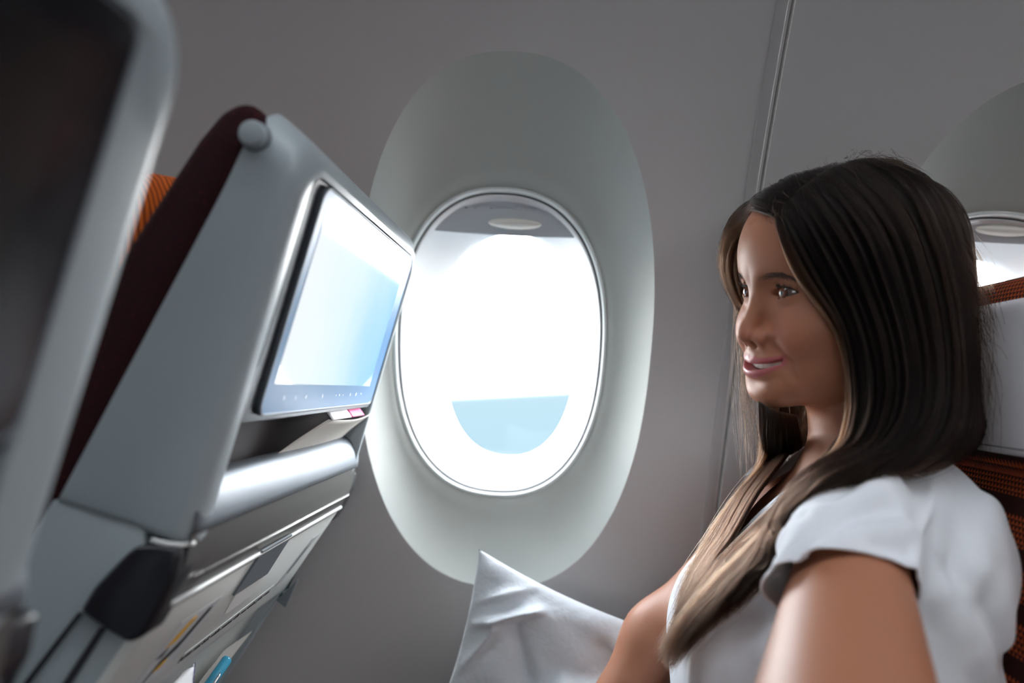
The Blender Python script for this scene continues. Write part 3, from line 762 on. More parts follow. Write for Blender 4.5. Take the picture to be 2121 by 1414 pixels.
# skin with its own colour map: lips, cheeks, nose tip, knuckles keep their own tint
def col_material(name, rough, sss, bump=(260, 0.12, 0.0008)):
    m = mat(name, (1, 1, 1, 1), rough, sss=sss, bump=bump, spec=0.45)
    nt = m.node_tree; a = nt.nodes.new('ShaderNodeVertexColor'); a.layer_name = 'tint'
    nt.links.new(a.outputs['Color'], nt.nodes['Principled BSDF'].inputs['Base Color'])
    rr = nt.nodes.new('ShaderNodeMath'); rr.operation = 'MULTIPLY_ADD'; rr.inputs[1].default_value = -0.10; rr.inputs[2].default_value = rough
    nt.links.new(a.outputs['Alpha'], rr.inputs[0]); nt.links.new(rr.outputs[0], nt.nodes['Principled BSDF'].inputs['Roughness'])
    return m
def tint(me, cols):
    at = me.color_attributes.new('tint', 'FLOAT_COLOR', 'POINT'); at.data.foreach_set('color', np.asarray(cols, np.float32).ravel())
def lipz(xx): return -0.0715+0.0088*np.clip(xx/0.0320, 0, 1.1)**2
def skin_cols(v):
    base = np.array(rgb(170, 114, 86)[:3]); lip = np.array(rgb(172, 92, 92)[:3]); pink = np.array(rgb(182, 108, 86)[:3])
    c = np.tile(base, (len(v), 1)); al = np.zeros(len(v))
    q = to_head(v.astype(np.float32)); x = np.abs(q[:, 0])
    def mix(mask, colr):
        nonlocal c
        mask = np.clip(mask, 0, 1)[:, None]; c = c*(1-mask)+colr*mask
    face = (q[:, 1] > 0.04)
    ck = np.exp(-sq((x-0.036)/0.018)-sq((q[:, 2]+0.040)/0.018))*face
    mix(ck*0.5, pink)
    mix(np.exp(-sq(x/0.014)-sq((q[:, 2]+0.040)/0.010))*0.4*(q[:, 1] > 0.09), pink)
    fade = np.clip(1-x/0.0360, 0, 1); cz = lipz(x); t = q[:, 2]-cz
    top = 0.0026+0.0080*fade**0.45+0.0013*np.exp(-sq((x-0.0055)/0.004)); bot = -(0.0020+0.0108*fade**0.5)
    m_ = np.clip((top-t)/0.0012, 0, 1)*np.clip((t-bot)/0.0014, 0, 1)*np.clip((0.0345-x)/0.0020, 0, 1)*(q[:, 1] > 0.060)
    mix(m_, lip); al = np.clip(m_, 0, 1)
    h0 = to_head(P(1604, 448, .668)[None].astype(np.float32))[0]
    sc = ((q[:, 2]-h0[2]-0.004)*0.85-(q[:, 1]-h0[1])*0.53+x*0.25)/0.006
    sc = np.where((q[:, 2] > 0.02) & (q[:, 2] < 0.16), sc, -1); mix(sc, np.array([0.012, 0.008, 0.006]))
    return np.concatenate([c, al[:, None]], 1)
def face_y(x, z, off=0.0):
    """front surface of the face at local x, z"""
    ys = np.linspace(0.125, 0.02, 211, dtype=np.float32)
    pts = np.stack([np.full_like(ys, x), ys, np.full_like(ys, z)], 1); d = head_sdf(pts)
    i = np.argmax(d < 0); y = ys[i]
    if i > 0: y = ys[i-1]+(ys[i]-ys[i-1])*d[i-1]/(d[i-1]-d[i]+1e-9)
    return float(y)+off

SMILE = [(x, face_y(x, z, 0.0006), z) for x, z in ((0.0225, -0.0475), (0.0300, -0.0550), (0.0385, -0.0650), (0.0420, -0.0790))]
def eye_material():
    m = bpy.data.materials.new('eye'); m.use_nodes = True; nt = m.node_tree; b = nt.nodes['Principled BSDF']
    b.inputs['Roughness'].default_value = 0.06; b.inputs['Coat Weight'].default_value = 1.0; b.inputs['Coat Roughness'].default_value = 0.02
    tc = nt.nodes.new('ShaderNodeTexCoord'); sp = nt.nodes.new('ShaderNodeSeparateXYZ'); nt.links.new(tc.outputs['Object'], sp.inputs[0])
    cb = nt.nodes.new('ShaderNodeCombineXYZ'); nt.links.new(sp.outputs[0], cb.inputs[0]); nt.links.new(sp.outputs[2], cb.inputs[1])
    ln = nt.nodes.new('ShaderNodeVectorMath'); ln.operation = 'LENGTH'; nt.links.new(cb.outputs[0], ln.inputs[0])
    ns = nt.nodes.new('ShaderNodeTexNoise'); ns.inputs['Scale'].default_value = 1200; nt.links.new(cb.outputs[0], ns.inputs[0])
    ad = nt.nodes.new('ShaderNodeMath'); ad.operation = 'MULTIPLY_ADD'; nt.links.new(ns.outputs[0], ad.inputs[0]); ad.inputs[1].default_value = 0.0004; nt.links.new(ln.outputs['Value'], ad.inputs[2])
    mr = nt.nodes.new('ShaderNodeMath'); mr.operation = 'MULTIPLY'; mr.inputs[1].default_value = 80; nt.links.new(ad.outputs[0], mr.inputs[0])
    rp = nt.nodes.new('ShaderNodeValToRGB'); r = rp.color_ramp.elements; nt.links.new(mr.outputs[0], rp.inputs[0])
    r[0].position = 0.17; r[0].color = (0.004, 0.004, 0.004, 1); r[1].position = 0.20; r[1].color = rgb(120, 66, 34)
    for p_, c_ in ((0.42, rgb(92, 50, 28)), (0.48, rgb(38, 22, 16)), (0.53, rgb(112, 98, 92)), (1.0, rgb(120, 96, 88))):  # whites of the eye darkened: shadow put into the colour
        e_ = r.new(p_); e_.color = c_
    nt.links.new(rp.outputs[0], b.inputs['Base Color'])
    return m
def eyeball(side, parent, mt):
    c = H(side*0.0305, 0.0690, -0.0005); R0 = 0.0127*HS; LL = []
    for i in range(33):
        th = math.pi*i/32
        r_ = R0 + 0.0009*HS*math.exp(-(th/0.42)**4)
        if i in (0, 32): pass
        LL.append([(r_*math.sin(th)*math.cos(a), r_*math.cos(th), r_*math.sin(th)*math.sin(a)) for a in np.linspace(0, 2*math.pi, 41)[:-1]])
    v, f = loft(LL); o = mesh_obj('eye', v, f, mt, parent)
    g = HF*math.cos(0.10)-HU*0.03+HL*(math.sin(0.10)*(1.0)) ; g /= np.linalg.norm(g)
    x = np.cross(g, HU); x /= np.linalg.norm(x); z = np.cross(x, g)
    M = Matrix.Identity(4)
    for i in range(3): M[i][0], M[i][1], M[i][2], M[i][3] = x[i], g[i], z[i], c[i]
    o.matrix_world = M
    return o
def hair_curves(name, strands, radii, mt, parent=None, tip=0.25):
    """strands: (n, k, 3) points; real strand geometry"""
    strands = np.asarray(strands, np.float32); n, k, _ = strands.shape
    hc = bpy.data.hair_curves.new(name); hc.add_curves([k]*n)
    hc.attributes['position'].data.foreach_set('vector', strands.ravel()) if 'position' in hc.attributes else hc.points.foreach_set('position', strands.ravel())
    ra = hc.attributes.get('radius') or hc.attributes.new('radius', 'FLOAT', 'POINT')
    t = np.linspace(0, 1, k); prof = np.where(t < 0.7, 1.0, 1-(1-tip)*(t-0.7)/0.3)
    ra.data.foreach_set('value', (np.broadcast_to(np.asarray(radii).reshape(-1, 1), (n, 1))*prof).astype(np.float32).ravel())
    o = bpy.data.objects.new(name, hc); COL.objects.link(o); hc.materials.append(mt)
    if parent: o.parent = parent
    return o
rng = np.random.default_rng(7)
WOMAN = empty('person', tuple(PEL)); tag(WOMAN, 'smiling woman with long dark brown hair and white short-sleeved top, facing the screen', 'person')
M_skin = col_material('skin', 0.50, 0.12)
def head_region(p): return (np.linalg.norm(to_head(p)-np.array([0, 0.0, -0.01], np.float32), axis=1) < 0.17)
# one continuous surface: coarse cells below the neck, fine cells in the head, welded in the neck
_hv, _hq = net(body_sdf, HC-np.array([0.14, 0.14, 0.175]), HC+np.array([0.14, 0.14, 0.150]), 0.0011)
_bv, _bq = net(body_sdf, (-0.44, 0.26, 0.06), (0.44, 0.96, 1.36), 0.0044)
ZC = 1.122
_hq = _hq[(_hv[_hq][:, :, 2] > ZC-0.0012).all(1)]; _bq = _bq[(_bv[_bq][:, :, 2] < ZC+0.0035).all(1)]
_v = np.concatenate([_hv, _bv]); _q = np.concatenate([_hq, _bq+len(_hv)])
_u, _inv = np.unique(_q, return_inverse=True); _v = _v[_u]; _q = _inv.reshape(_q.shape)
body = np_obj('body', _v, _q, M_skin, WOMAN); tint(body.data, skin_cols(_v))
body.data.validate()
M_eye = eye_material()
for s_ in (1, -1): eyeball(s_, WOMAN, M_eye)
# teeth: an arch with shallow gaps
M_teeth = mat('teeth', rgb(206, 196, 184), 0.25, coat=0.3, sss=0.1)
LL = []
for j, zz in enumerate((0.0046, 0.0040, 0.0015, -0.0022, -0.0030, -0.0030)):
    row = []
    for a in np.linspace(-1, 1, 141):
        x = a*0.0238; g = abs(math.sin(math.pi*(a*0.0238)/0.0080)); gap = 0.0009*(1-min(1, g*5))
        y = 0.0838-11.0*x*x-7500*x**4-gap-(0.0022 if j in (0, 5) else (0.0004 if j == 4 else 0))
        z = -0.0705+0.0090*(abs(x)/0.0320)**2+zz+(0.0004*(1-min(1, g*2.2)) if j >= 3 else 0)
        row.append(H(x, y, z))
    LL.append(row)
v, f = loft(LL, closed=False); mesh_obj('teeth', v, f, M_teeth, WOMAN)
# dark inside of the mouth
v, f = loft([[H(r_*1.6*math.cos(a), 0.074-0.012*k_, -0.069+r_*0.5*math.sin(a)+0.004*math.cos(a)**2) for a in np.linspace(0, 2*math.pi, 25)[:-1]] for k_, r_ in ((0, 0.013), (0.5, 0.012), (1, 0.004))], cap1=True)
mesh_obj('mouth', v, f, mat('mouth lining', rgb(70, 20, 20), 0.5), WOMAN)
M_brow = mat('brow hair', rgb(78, 56, 46), 0.6)
M_lash = mat('lash', rgb(14, 10, 10), 0.6)
st = []
for s_ in (1, -1):
    for i in range(170):
        t = rng.random(); x = 0.0115+0.0340*t
        zc = 0.0105+0.0068*math.sin(min(1, t*1.15)*math.pi*0.62)-0.0045*max(0, t-0.72)*3.3
        hw = 0.0019*(1-t)**0.5*(0.5+min(1, t*5)*0.5)+0.0006
        z = zc+rng.uniform(-1, 1)*hw; L0 = 0.0055+0.003*rng.random()
        ang = (1.15-1.25*min(1, t*1.5))+rng.normal()*0.18
        if z > zc: ang -= 0.35
        pts = []
        for k_ in range(5):
            u = k_/4; xx = x+L0*u*math.cos(ang-0.5*u); zz_ = z+L0*u*math.sin(ang-0.5*u)
            pts.append((xx, zz_, 0.0003+0.0008*u))
        yb = face_y(pts[0][0], pts[0][1]); ye = face_y(pts[-1][0], pts[-1][1])
        st.append([H(s_*a, yb+(ye-yb)*k_/4+o_, b) for k_, (a, b, o_) in enumerate(pts)])
hair_curves('eyebrow', st, 0.00011, M_brow, WOMAN)
st = []
for s_ in (1, -1):
    for up in (1, 0):
        for i in range(75 if up else 22):
            t = rng.uniform(-0.93, 1.0); dx = t*0.0152
            if up: z = -0.0005+float(lid_up(t))+0.0002
            else: z = -0.0005+float(lid_lo(t))-0.0002
            y = 0.0690+math.sqrt(max(1e-8, 0.0137**2-dx*dx-z*z))
            L0 = (0.0064 if up else 0.0030)*(0.75+0.35*t)+rng.normal()*0.0006
            out = np.array([0.35*t+0.12, 0.85, 0.05]); sg = 1 if up else -1; pts = []
            for k_ in range(6):
                u = k_/5; pts.append(H(s_*(0.0305+dx+out[0]*L0*u), y+out[1]*L0*u*(1-0.35*u), z+sg*L0*(0.05*u+0.62*u*u)))
            st.append(pts)
hair_curves('eyelashes', st, 0.00011, M_lash, WOMAN, tip=0.1)
# dark lid line
for s_ in (1, -1):
    pts = []
    for t in np.linspace(-0.9, 1.0, 24):
        dx = t*0.0152; z = -0.0005+float(lid_up(t))+0.0003; y = 0.0690+math.sqrt(max(1e-8, 0.01385**2-dx*dx-z*z))
        pts.append(H(s_*(0.0305+dx), y, z))
    mesh_obj('lid_line', *tube(pts, [0.00020+0.00045*math.sin(math.pi*(i+3)/27) for i in range(24)], 6), M_lash, WOMAN)

# ------------------------------------------------------------------ her top
AD = (ELN-SHN)/np.linalg.norm(ELN-SHN); HEMN = SHN+AD*0.068; HEMN_N = AD+np.array([0.30, 0.0, -0.22]); HEMN_N /= np.linalg.norm(HEMN_N)
ADF = (ELF-SHF)/np.linalg.norm(ELF-SHF); HEMF = SHF+ADF*0.020
FOLDS = [  # (points, width, height): soft folds pulled from the armpit and the shoulder seam
    ([P(1625, 1165, .56), P(1660, 1110, .54), P(1760, 1045, .52), P(1850, 990, .52)], 0.0080, 0.0030),
    ([P(1640, 1165, .56), P(1675, 1135, .54), P(1760, 1078, .52), P(1850, 1050, .52)], 0.0065, -0.0030),
    ([P(1640, 1190, .55), P(1700, 1120, .52), P(1800, 1095, .50), P(1890, 1100, .50)], 0.0065, 0.0026),
    ([P(1660, 1190, .55), P(1720, 1150, .52), P(1800, 1135, .50), P(1880, 1145, .50)], 0.0060, -0.0020),
    ([P(1790, 980, .53), P(1720, 1040, .55), P(1640, 1110, .57)], 0.0070, -0.0022),
    ([P(1560, 1300, .60), P(1540, 1360, .60), P(1545, 1414, .60)], 0.010, -0.0030),
    ([P(1500, 1300, .62), P(1480, 1360, .62), P(1475, 1420, .62)], 0.008, 0.0020),
    ([P(1990, 1000, .52), P(1985, 1120, .52), P(1960, 1230, .53), P(2000, 1330, .55)], 0.009, -0.0022),
    ([P(2060, 1150, .54), P(2030, 1260, .55), P(2060, 1390, .56)], 0.010, -0.0024),
    ([P(1640, 1310, .600), P(1600, 1230, .580), P(1590, 1180, .575), P(1650, 1100, .570)], 0.009, 0.0040),
    ([P(1700, 1060, .580), P(1600, 1130, .590), P(1520, 1220, .610), P(1462, 1320, .620), P(1440, 1420, .62)], 0.008, 0.0045),
    ([P(1940, 960, .52), P(1925, 1050, .49), P(1895, 1180, .47)], 0.004, 0.0016),
    ([P(1950, 1230, .56), P(2000, 1320, .56), P(2060, 1414, .56)], 0.012, 0.004),
    ([P(2050, 1050, .56), P(2040, 1180, .55), P(2075, 1320, .55)], 0.012, 0.0035),
]
def shirt_base(p):
    t = torso_sdf(p)-0.0095
    a = cap(p, SHN+np.array([0.004, 0.0, 0.010]), SHN+np.array([-0.007, 0, 0.001])+AD*0.115, 0.0430, 0.0455); t = smin(t, a, 0.030)
    a = cap(p, SHF, SHF+ADF*0.06, 0.048, 0.0480); t = smin(t, a, 0.02)
    t = smin(t, cap(p, (0.290, 0.640, 1.06), (0.290, 0.720, 1.06), 0.054, 0.054)-0.003, 0.03)
    return t
def on_cloth(pt):
    px = pt; d = px-CAM; ts = np.linspace(0.6, 1.4, 161); c = (CAM+d*ts[:, None]).astype(np.float32); s_ = shirt_base(c); k = np.where(s_ < 0)[0]
    return CAM+d*ts[k[0]] if len(k) else pt
FOLDS = [([on_cloth(np.array(q)) for q in pts], w, h) for pts, w, h in FOLDS]
def shirt_sdf(p):
    t = shirt_base(p)
    disp = np.zeros(len(p), np.float32)
    for pts, w, h in FOLDS:
        d = np.full(len(p), 9.0, np.float32)
        for i in range(len(pts)-1): d = np.minimum(d, cap(p, pts[i], pts[i+1], 0))
        disp += 2.6*h*np.exp(-sq(d/w)).astype(np.float32)
    u = p[:, 0]*22+p[:, 2]*13; v = p[:, 2]*31-p[:, 1]*17
    disp += 0.0012*np.sin(u+2*np.sin(v*0.7))+0.0009*np.sin(v*1.3+u*0.5)
    return t-disp
def shirt_cuts(v):
    """signed distances of the openings, positive outside the cloth"""
    c1 = np.where((v-SHN)@np.array([0, 1.0, 0]) < 0.004, (v-HEMN)@HEMN_N, -1.0)
    c1 = np.where(np.linalg.norm(np.cross(v-SHN, AD), axis=1) < 0.074, c1, -1.0)
    c2 = np.where(v[:, 1] > SHF[1]-0.03, (v-HEMF)@ADF, -1.0); c2 = np.where(np.linalg.norm(np.cross(v-SHF, ADF), axis=1) < 0.09, c2, -1.0)
    nk = 0.064-np.linalg.norm((v-np.array([0.268, 0.680, 1.098]))*np.array([1.0, 1.0, 0.75]), axis=1)
    # v opening at the front
    lf = v[:, 2]-0.985; vv = np.where(v[:, 0] < 0.27, lf*0.40-np.abs(v[:, 1]-0.685), -1.0)
    bt = 0.60-v[:, 2]
    return [(c1, HEMN_N), (c2, ADF), (nk, None), (vv, None), (bt, np.array([0, 0, -1.0]))]
def build_shirt():
    v, q = net(shirt_sdf, (0.02, 0.38, 0.58), (0.46, 0.96, 1.16), 0.0026)
    v = v.astype(float); cuts = shirt_cuts(v)
    keep = np.ones(len(q), bool)
    for c, n in cuts:
        keep &= (c[q] < 0.0013).all(1)
    q = q[keep]
    used = np.unique(q)
    cnt = np.zeros(len(v), int); np.add.at(cnt, q.ravel(), 1)
    for c, n in cuts:
        m = (np.abs(c) < 0.0042) & (cnt < 4) & (cnt > 0)
        if n is None:
            ci = [k_ for k_, x_ in enumerate(cuts) if x_[0] is c][0]
            g = np.stack([(shirt_cuts(v[m]+np.eye(3)[a_]*1e-3)[ci][0]-shirt_cuts(v[m]-np.eye(3)[a_]*1e-3)[ci][0]) for a_ in range(3)], 1)/2e-3
            g = np.where(np.abs(g) > 1.5, 0, g); v[m] -= c[m][:, None]*g
            continue
        v[m] -= c[m][:, None]*n
    u, inv = np.unique(q, return_inverse=True); return v[u], inv.reshape(q.shape)
M_shirt = mat('white cotton', rgb(228, 232, 238), 0.85, sheen=0.3, bump=(1400, 0.25, 0.0005), sss=0.0)
_sv, _sq = build_shirt()
shirt = np_obj('top', _sv, _sq, M_shirt, WOMAN)
md = shirt.modifiers.new('smooth', 'SMOOTH'); md.factor = 0.5; md.iterations = 3
md = shirt.modifiers.new('cloth', 'SOLIDIFY'); md.thickness = 0.0014; md.offset = -1
# trousers over hips and legs (below the frame)
def trouser_sdf(p):
    d = cap(p, (0.18, 0.60, 0.60), (-0.26, 0.575, 0.585), 0.092, 0.062)
    d = smin(d, cap(p, (0.18, 0.76, 0.60), (-0.26, 0.780, 0.585), 0.092, 0.062), 0.03)
    d = smin(d, ell(p, (0.195, 0.675, 0.600), (0.115, 0.165, 0.100)), 0.06)
    for y in (0.575, 0.780): d = smin(d, cap(p, (-0.26, y, 0.585), (-0.28, y, 0.12), 0.060, 0.040), 0.02)
    return d-0.008
v, q = net(trouser_sdf, (-0.38, 0.40, 0.05), (0.36, 0.94, 0.74), 0.008)
np_obj('trousers', v, q, mat('dark denim', rgb(44, 50, 66), 0.9), WOMAN)

# ------------------------------------------------------------------ her hair
def crv(pts, n):
    """Catmull-Rom through control points, n samples evenly spread"""
    p = np.asarray(pts, float); p = np.vstack([2*p[0]-p[1], p, 2*p[-1]-p[-2]]); seg = len(p)-3
    out = []
    for t in np.linspace(0, seg-1e-6, n):
        i = int(t); u = t-i; a, b, c, d = p[i:i+4]
        out.append(0.5*((2*b)+(-a+c)*u+(2*a-5*b+4*c-d)*u*u+(-a+3*b-3*c+d)*u**3))
    return np.array(out)
def arc_resample(p, n):
    s = np.r_[0, np.cumsum(np.linalg.norm(np.diff(p, axis=0), axis=1))]; s /= s[-1]
    return np.stack([np.interp(np.linspace(0, 1, n), s, p[:, i]) for i in range(3)], 1)
G_NEAR = [
 [(1604,448,.668),(1616,505,.640),(1656,590,.618),(1724,680,.604),(1764,775,.598),(1762,880,.594),(1722,975,.588),(1640,1062,.590),(1540,1160,.598),(1435,1270,.606),(1368,1385,.612)],
 [(1622,425,.668),(1668,500,.625),(1718,600,.602),(1770,710,.592),(1795,830,.586),(1772,940,.578),(1690,1040,.574),(1590,1130,.580),(1480,1240,.592),(1400,1330,.602),(1380,1398,.610)],
 [(1655,392,.668),(1722,480,.612),(1780,600,.592),(1825,730,.584),(1835,850,.576),(1795,965,.562),(1705,1055,.556),(1605,1150,.566),(1505,1250,.580),(1425,1330,.594),(1395,1392,.602)],
 [(1700,360,.670),(1785,455,.606),(1845,600,.588),(1882,750,.580),(1880,870,.568),(1825,965,.548),(1735,1045,.542),(1635,1130,.556),(1535,1225,.572),(1460,1305,.586),(1412,1365,.596)],
 [(1748,338,.674),(1850,430,.608),(1910,580,.590),(1938,740,.584),(1935,860,.570),(1885,945,.548),(1800,1010,.540),(1700,1075,.548),(1600,1160,.562),(1520,1240,.576),(1450,1310,.588)],
 [(1790,328,.680),(1905,415,.620),(1962,570,.604),(1985,740,.600),(1990,860,.588),(1955,925,.566),(1885,962,.552),(1810,1000,.545),(1730,1050,.552),(1650,1115,.560),(1590,1170,.568)],
 [(1822,328,.694),(1950,420,.650),(1994,570,.640),(2006,730,.640),(2016,850,.630),(2012,912,.612),(1975,940,.596),(1920,950,.584),(1860,965,.575),(1800,990,.57),(1760,1010,.57)],
 [(1840,332,.712),(1975,430,.690),(2002,570,.690),(2012,730,.690),(2030,840,.684),(2044,890,.672),(2036,930,.660),(2020,950,.65),(2000,965,.645),(1985,975,.64),(1970,985,.64)],
]
G_FAR = [
 [(1604,448,.670),(1572,462,.712),(1540,500,.730),(1524,560,.738),(1548,625,.742),(1585,690,.746),(1612,780,.744),(1594,900,.736),(1592,1020,.714),(1566,1120,.698),(1500,1220,.688),(1430,1300,.680)],
 [(1604,448,.672),(1550,440,.715),(1506,475,.742),(1492,535,.752),(1508,600,.754),(1556,655,.752),(1602,730,.752),(1612,810,.748),(1580,910,.738),(1588,1020,.716),(1560,1120,.700),(1490,1220,.690),(1420,1300,.680)],
 [(1622,425,.672),(1570,415,.735),(1535,450,.764),(1524,530,.772),(1538,620,.774),(1562,710,.770),(1585,810,.764),(1602,920,.748),(1610,1020,.722),(1585,1110,.704),(1520,1210,.692),(1450,1290,.682)],
 [(1655,392,.674),(1625,392,.745),(1600,450,.775),(1590,540,.782),(1598,640,.782),(1612,740,.778),(1628,840,.768),(1640,930,.748),(1640,1020,.724),(1610,1110,.704),(1550,1200,.690),(1480,1280,.680)],
 [(1748,338,.682),(1745,358,.755),(1730,440,.785),(1720,560,.790),(1712,680,.788),(1705,790,.780),(1695,880,.765),(1685,960,.745),(1670,1040,.724),(1640,1110,.705),(1590,1180,.690),(1530,1250,.680)],
 [(1790,328,.690),(1840,350,.765),(1850,440,.788),(1845,560,.790),(1838,680,.786),(1830,790,.778),(1820,880,.766),(1805,950,.750),(1790,1000,.735),(1770,1040,.725),(1740,1080,.715),(1700,1120,.705)],
 [(1822,328,.700),(1905,370,.755),(1935,460,.770),(1940,580,.768),(1938,700,.765),(1935,810,.760),(1930,890,.752),(1920,940,.742),(1910,975,.735),(1895,1000,.730),(1880,1020,.728),(1860,1040,.725)],
 [(1840,332,.714),(1965,425,.725),(2002,540,.730),(2010,680,.728),(2018,800,.722),(2024,880,.712),(2020,930,.702),(2008,950,.694),(1995,965,.688),(1985,975,.682),(1975,985,.678),(1965,990,.675)],
]
G_MID_OLD = [
 [(1750,930,.622),(1700,1015,.612),(1640,1085,.612),(1570,1170,.616),(1500,1250,.618),(1425,1335,.618),(1378,1405,.618)],
 [(1720,850,.690),(1680,950,.668),(1635,1040,.650),(1580,1125,.638),(1510,1215,.630),(1435,1310,.625),(1372,1400,.622)],
 [(1690,840,.735),(1662,910,.715),(1632,1000,.690),(1590,1085,.668),(1530,1170,.650),(1460,1265,.638),(1395,1350,.630)],
 [(1640,850,.745),(1622,950,.728),(1602,1040,.706),(1555,1130,.682),(1485,1220,.662),(1420,1300,.646),(1385,1360,.638)],
]
G_MA = [
 [(1764,890,.598),(1722,975,.594),(1655,1065,.600),(1580,1150,.608),(1500,1235,.616),(1425,1325,.618),(1378,1405,.618)],
 [(1745,890,.610),(1688,975,.620),(1618,1055,.632),(1535,1140,.640),(1455,1225,.635),(1390,1310,.626),(1356,1365,.622)],
]
G_MB = [
 [(1650,860,.745),(1668,940,.715),(1668,1005,.690),(1618,1085,.668),(1540,1170,.650),(1470,1260,.638),(1405,1345,.630)],
 [(1610,850,.750),(1612,950,.730),(1605,1040,.706),(1555,1130,.682),(1485,1220,.662),(1420,1300,.646),(1385,1360,.638)],
 [(1570,830,.748),(1586,940,.736),(1590,1040,.712),(1545,1120,.696),(1470,1205,.680),(1400,1290,.660),(1362,1340,.645)],
]
def outside(pts, margin):
    p = pts.reshape(-1, 3).astype(np.float32).copy()
    for _ in range(3):
        f = lambda z: np.minimum(body_sdf(z), shirt_sdf(z))
        d = f(p); m = d < margin
        if not m.any(): break
        q = p[m]; e_ = 0.002
        g = np.stack([f(q+np.eye(3, dtype=np.float32)[i]*e_)-f(q-np.eye(3, dtype=np.float32)[i]*e_) for i in range(3)], 1)
        g /= np.linalg.norm(g, axis=1)[:, None]+1e-9
        p[m] = q+g*(margin-d[m])[:, None]
    return p.reshape(pts.shape).astype(float)
KT = 34
def hug(g, far, gap=0.0075):
    """keep a guide clear of the head: in front of it (near side) or behind it (far side)"""
    out = []
    for i, (x, y, Y) in enumerate(g):
        if y < 880:
            ys = np.linspace(0.52, 0.86, 171); d = body_sdf(np.array([P(x, y, a) for a in ys], np.float32))
            k = np.where(d < gap)[0]
            if len(k):
                if not far: Y = min(Y, ys[k[0]]) if i > 0 else min(Y, ys[k[0]]+0.0)
                elif i > 0: Y = max(Y, ys[k[-1]])
                else: Y = min(Y, ys[k[0]])
        out.append((x, y, Y))
    return out
def sheet(guides, ng, far=False):
    guides = [hug(g, far) for g in guides]
    G = np.array([arc_resample(crv([P(*c) for c in g], 80), KT) for g in guides])      # guides x KT x 3
    S_ = np.stack([crv(G[:, k], ng) for k in range(KT)], 1)
    S_ = outside(S_, 0.0055)
    for _ in range(2):
        S_[:, 1:-1] = (S_[:, :-2]+2*S_[:, 1:-1]+S_[:, 2:])/4; S_[1:-1] = (S_[:-2]+2*S_[1:-1]+S_[2:])/4
    return S_
SN = sheet(G_NEAR, 60); SF = sheet(G_FAR, 54, True); SMA = sheet(G_MA, 16); SMB = sheet(G_MB, 24)
def normals(S_):
    du = np.gradient(S_, axis=0); dv = np.gradient(S_, axis=1); n = np.cross(du, dv); n /= np.linalg.norm(n, axis=2)[:, :, None]+1e-9
    ref = S_-HC; ref[:, :, 2] *= 0.3
    s = np.sign((n*ref).sum(2).mean()); return n*s
def hair_material(name):
    m = bpy.data.materials.new(name); m.use_nodes = True; nt = m.node_tree; nt.nodes.clear()
    o = nt.nodes.new('ShaderNodeOutputMaterial'); h = nt.nodes.new('ShaderNodeBsdfHairPrincipled'); h.parametrization = 'COLOR'
    h.inputs['IOR'].default_value = 1.20; h.inputs['Roughness'].default_value = 0.30; h.inputs['Radial Roughness'].default_value = 0.5; h.inputs['Random Roughness'].default_value = 0.2
    ci = nt.nodes.new('ShaderNodeHairInfo'); at = nt.nodes.new('ShaderNodeAttribute'); at.attribute_name = 'tone'
    rp = nt.nodes.new('ShaderNodeValToRGB'); r = rp.color_ramp.elements
    r[0].position = 0.0; r[0].color = (0.0045, 0.0028, 0.0022, 1); r[1].position = 1.0; r[1].color = (0.105, 0.052, 0.027, 1)
    e_ = r.new(0.5); e_.color = (0.042, 0.020, 0.0115, 1)
    nt.links.new(at.outputs['Fac'], rp.inputs[0]); nt.links.new(rp.outputs[0], h.inputs['Color']); nt.links.new(h.outputs[0], o.inputs[0])
    return m
M_hair = hair_material('hair')
M_hairbase = mat('hair underlayer', (0.012, 0.007, 0.005, 1), 0.6, bump=(300, 0.5, 0.001))
M_hairbase2 = mat('far hair underlayer', (0.030, 0.016, 0.010, 1), 0.6, bump=(300, 0.5, 0.001))
def base_mesh(S_, nm, fr=0.80):
    ng, k, _ = S_.shape; kk = int(k*fr)
    v = S_-normals(S_)*0.0018; v = v[:, 3:3+kk].reshape(-1, 3); kk = S_[:, 3:3+kk].shape[1]
    f = [(i*kk+j, i*kk+j+1, (i+1)*kk+j+1, (i+1)*kk+j) for i in range(ng-1) for j in range(kk-1)]
    o = mesh_obj(nm, v, f, M_hairbase if fr > 0.6 else M_hairbase2, WOMAN); md = o.modifiers.new('thickness', 'SOLIDIFY'); md.thickness = 0.003; md.offset = 0
    return o
base_mesh(SN, 'hair_underlayer'); base_mesh(SF, 'hair_underlayer', 0.40)
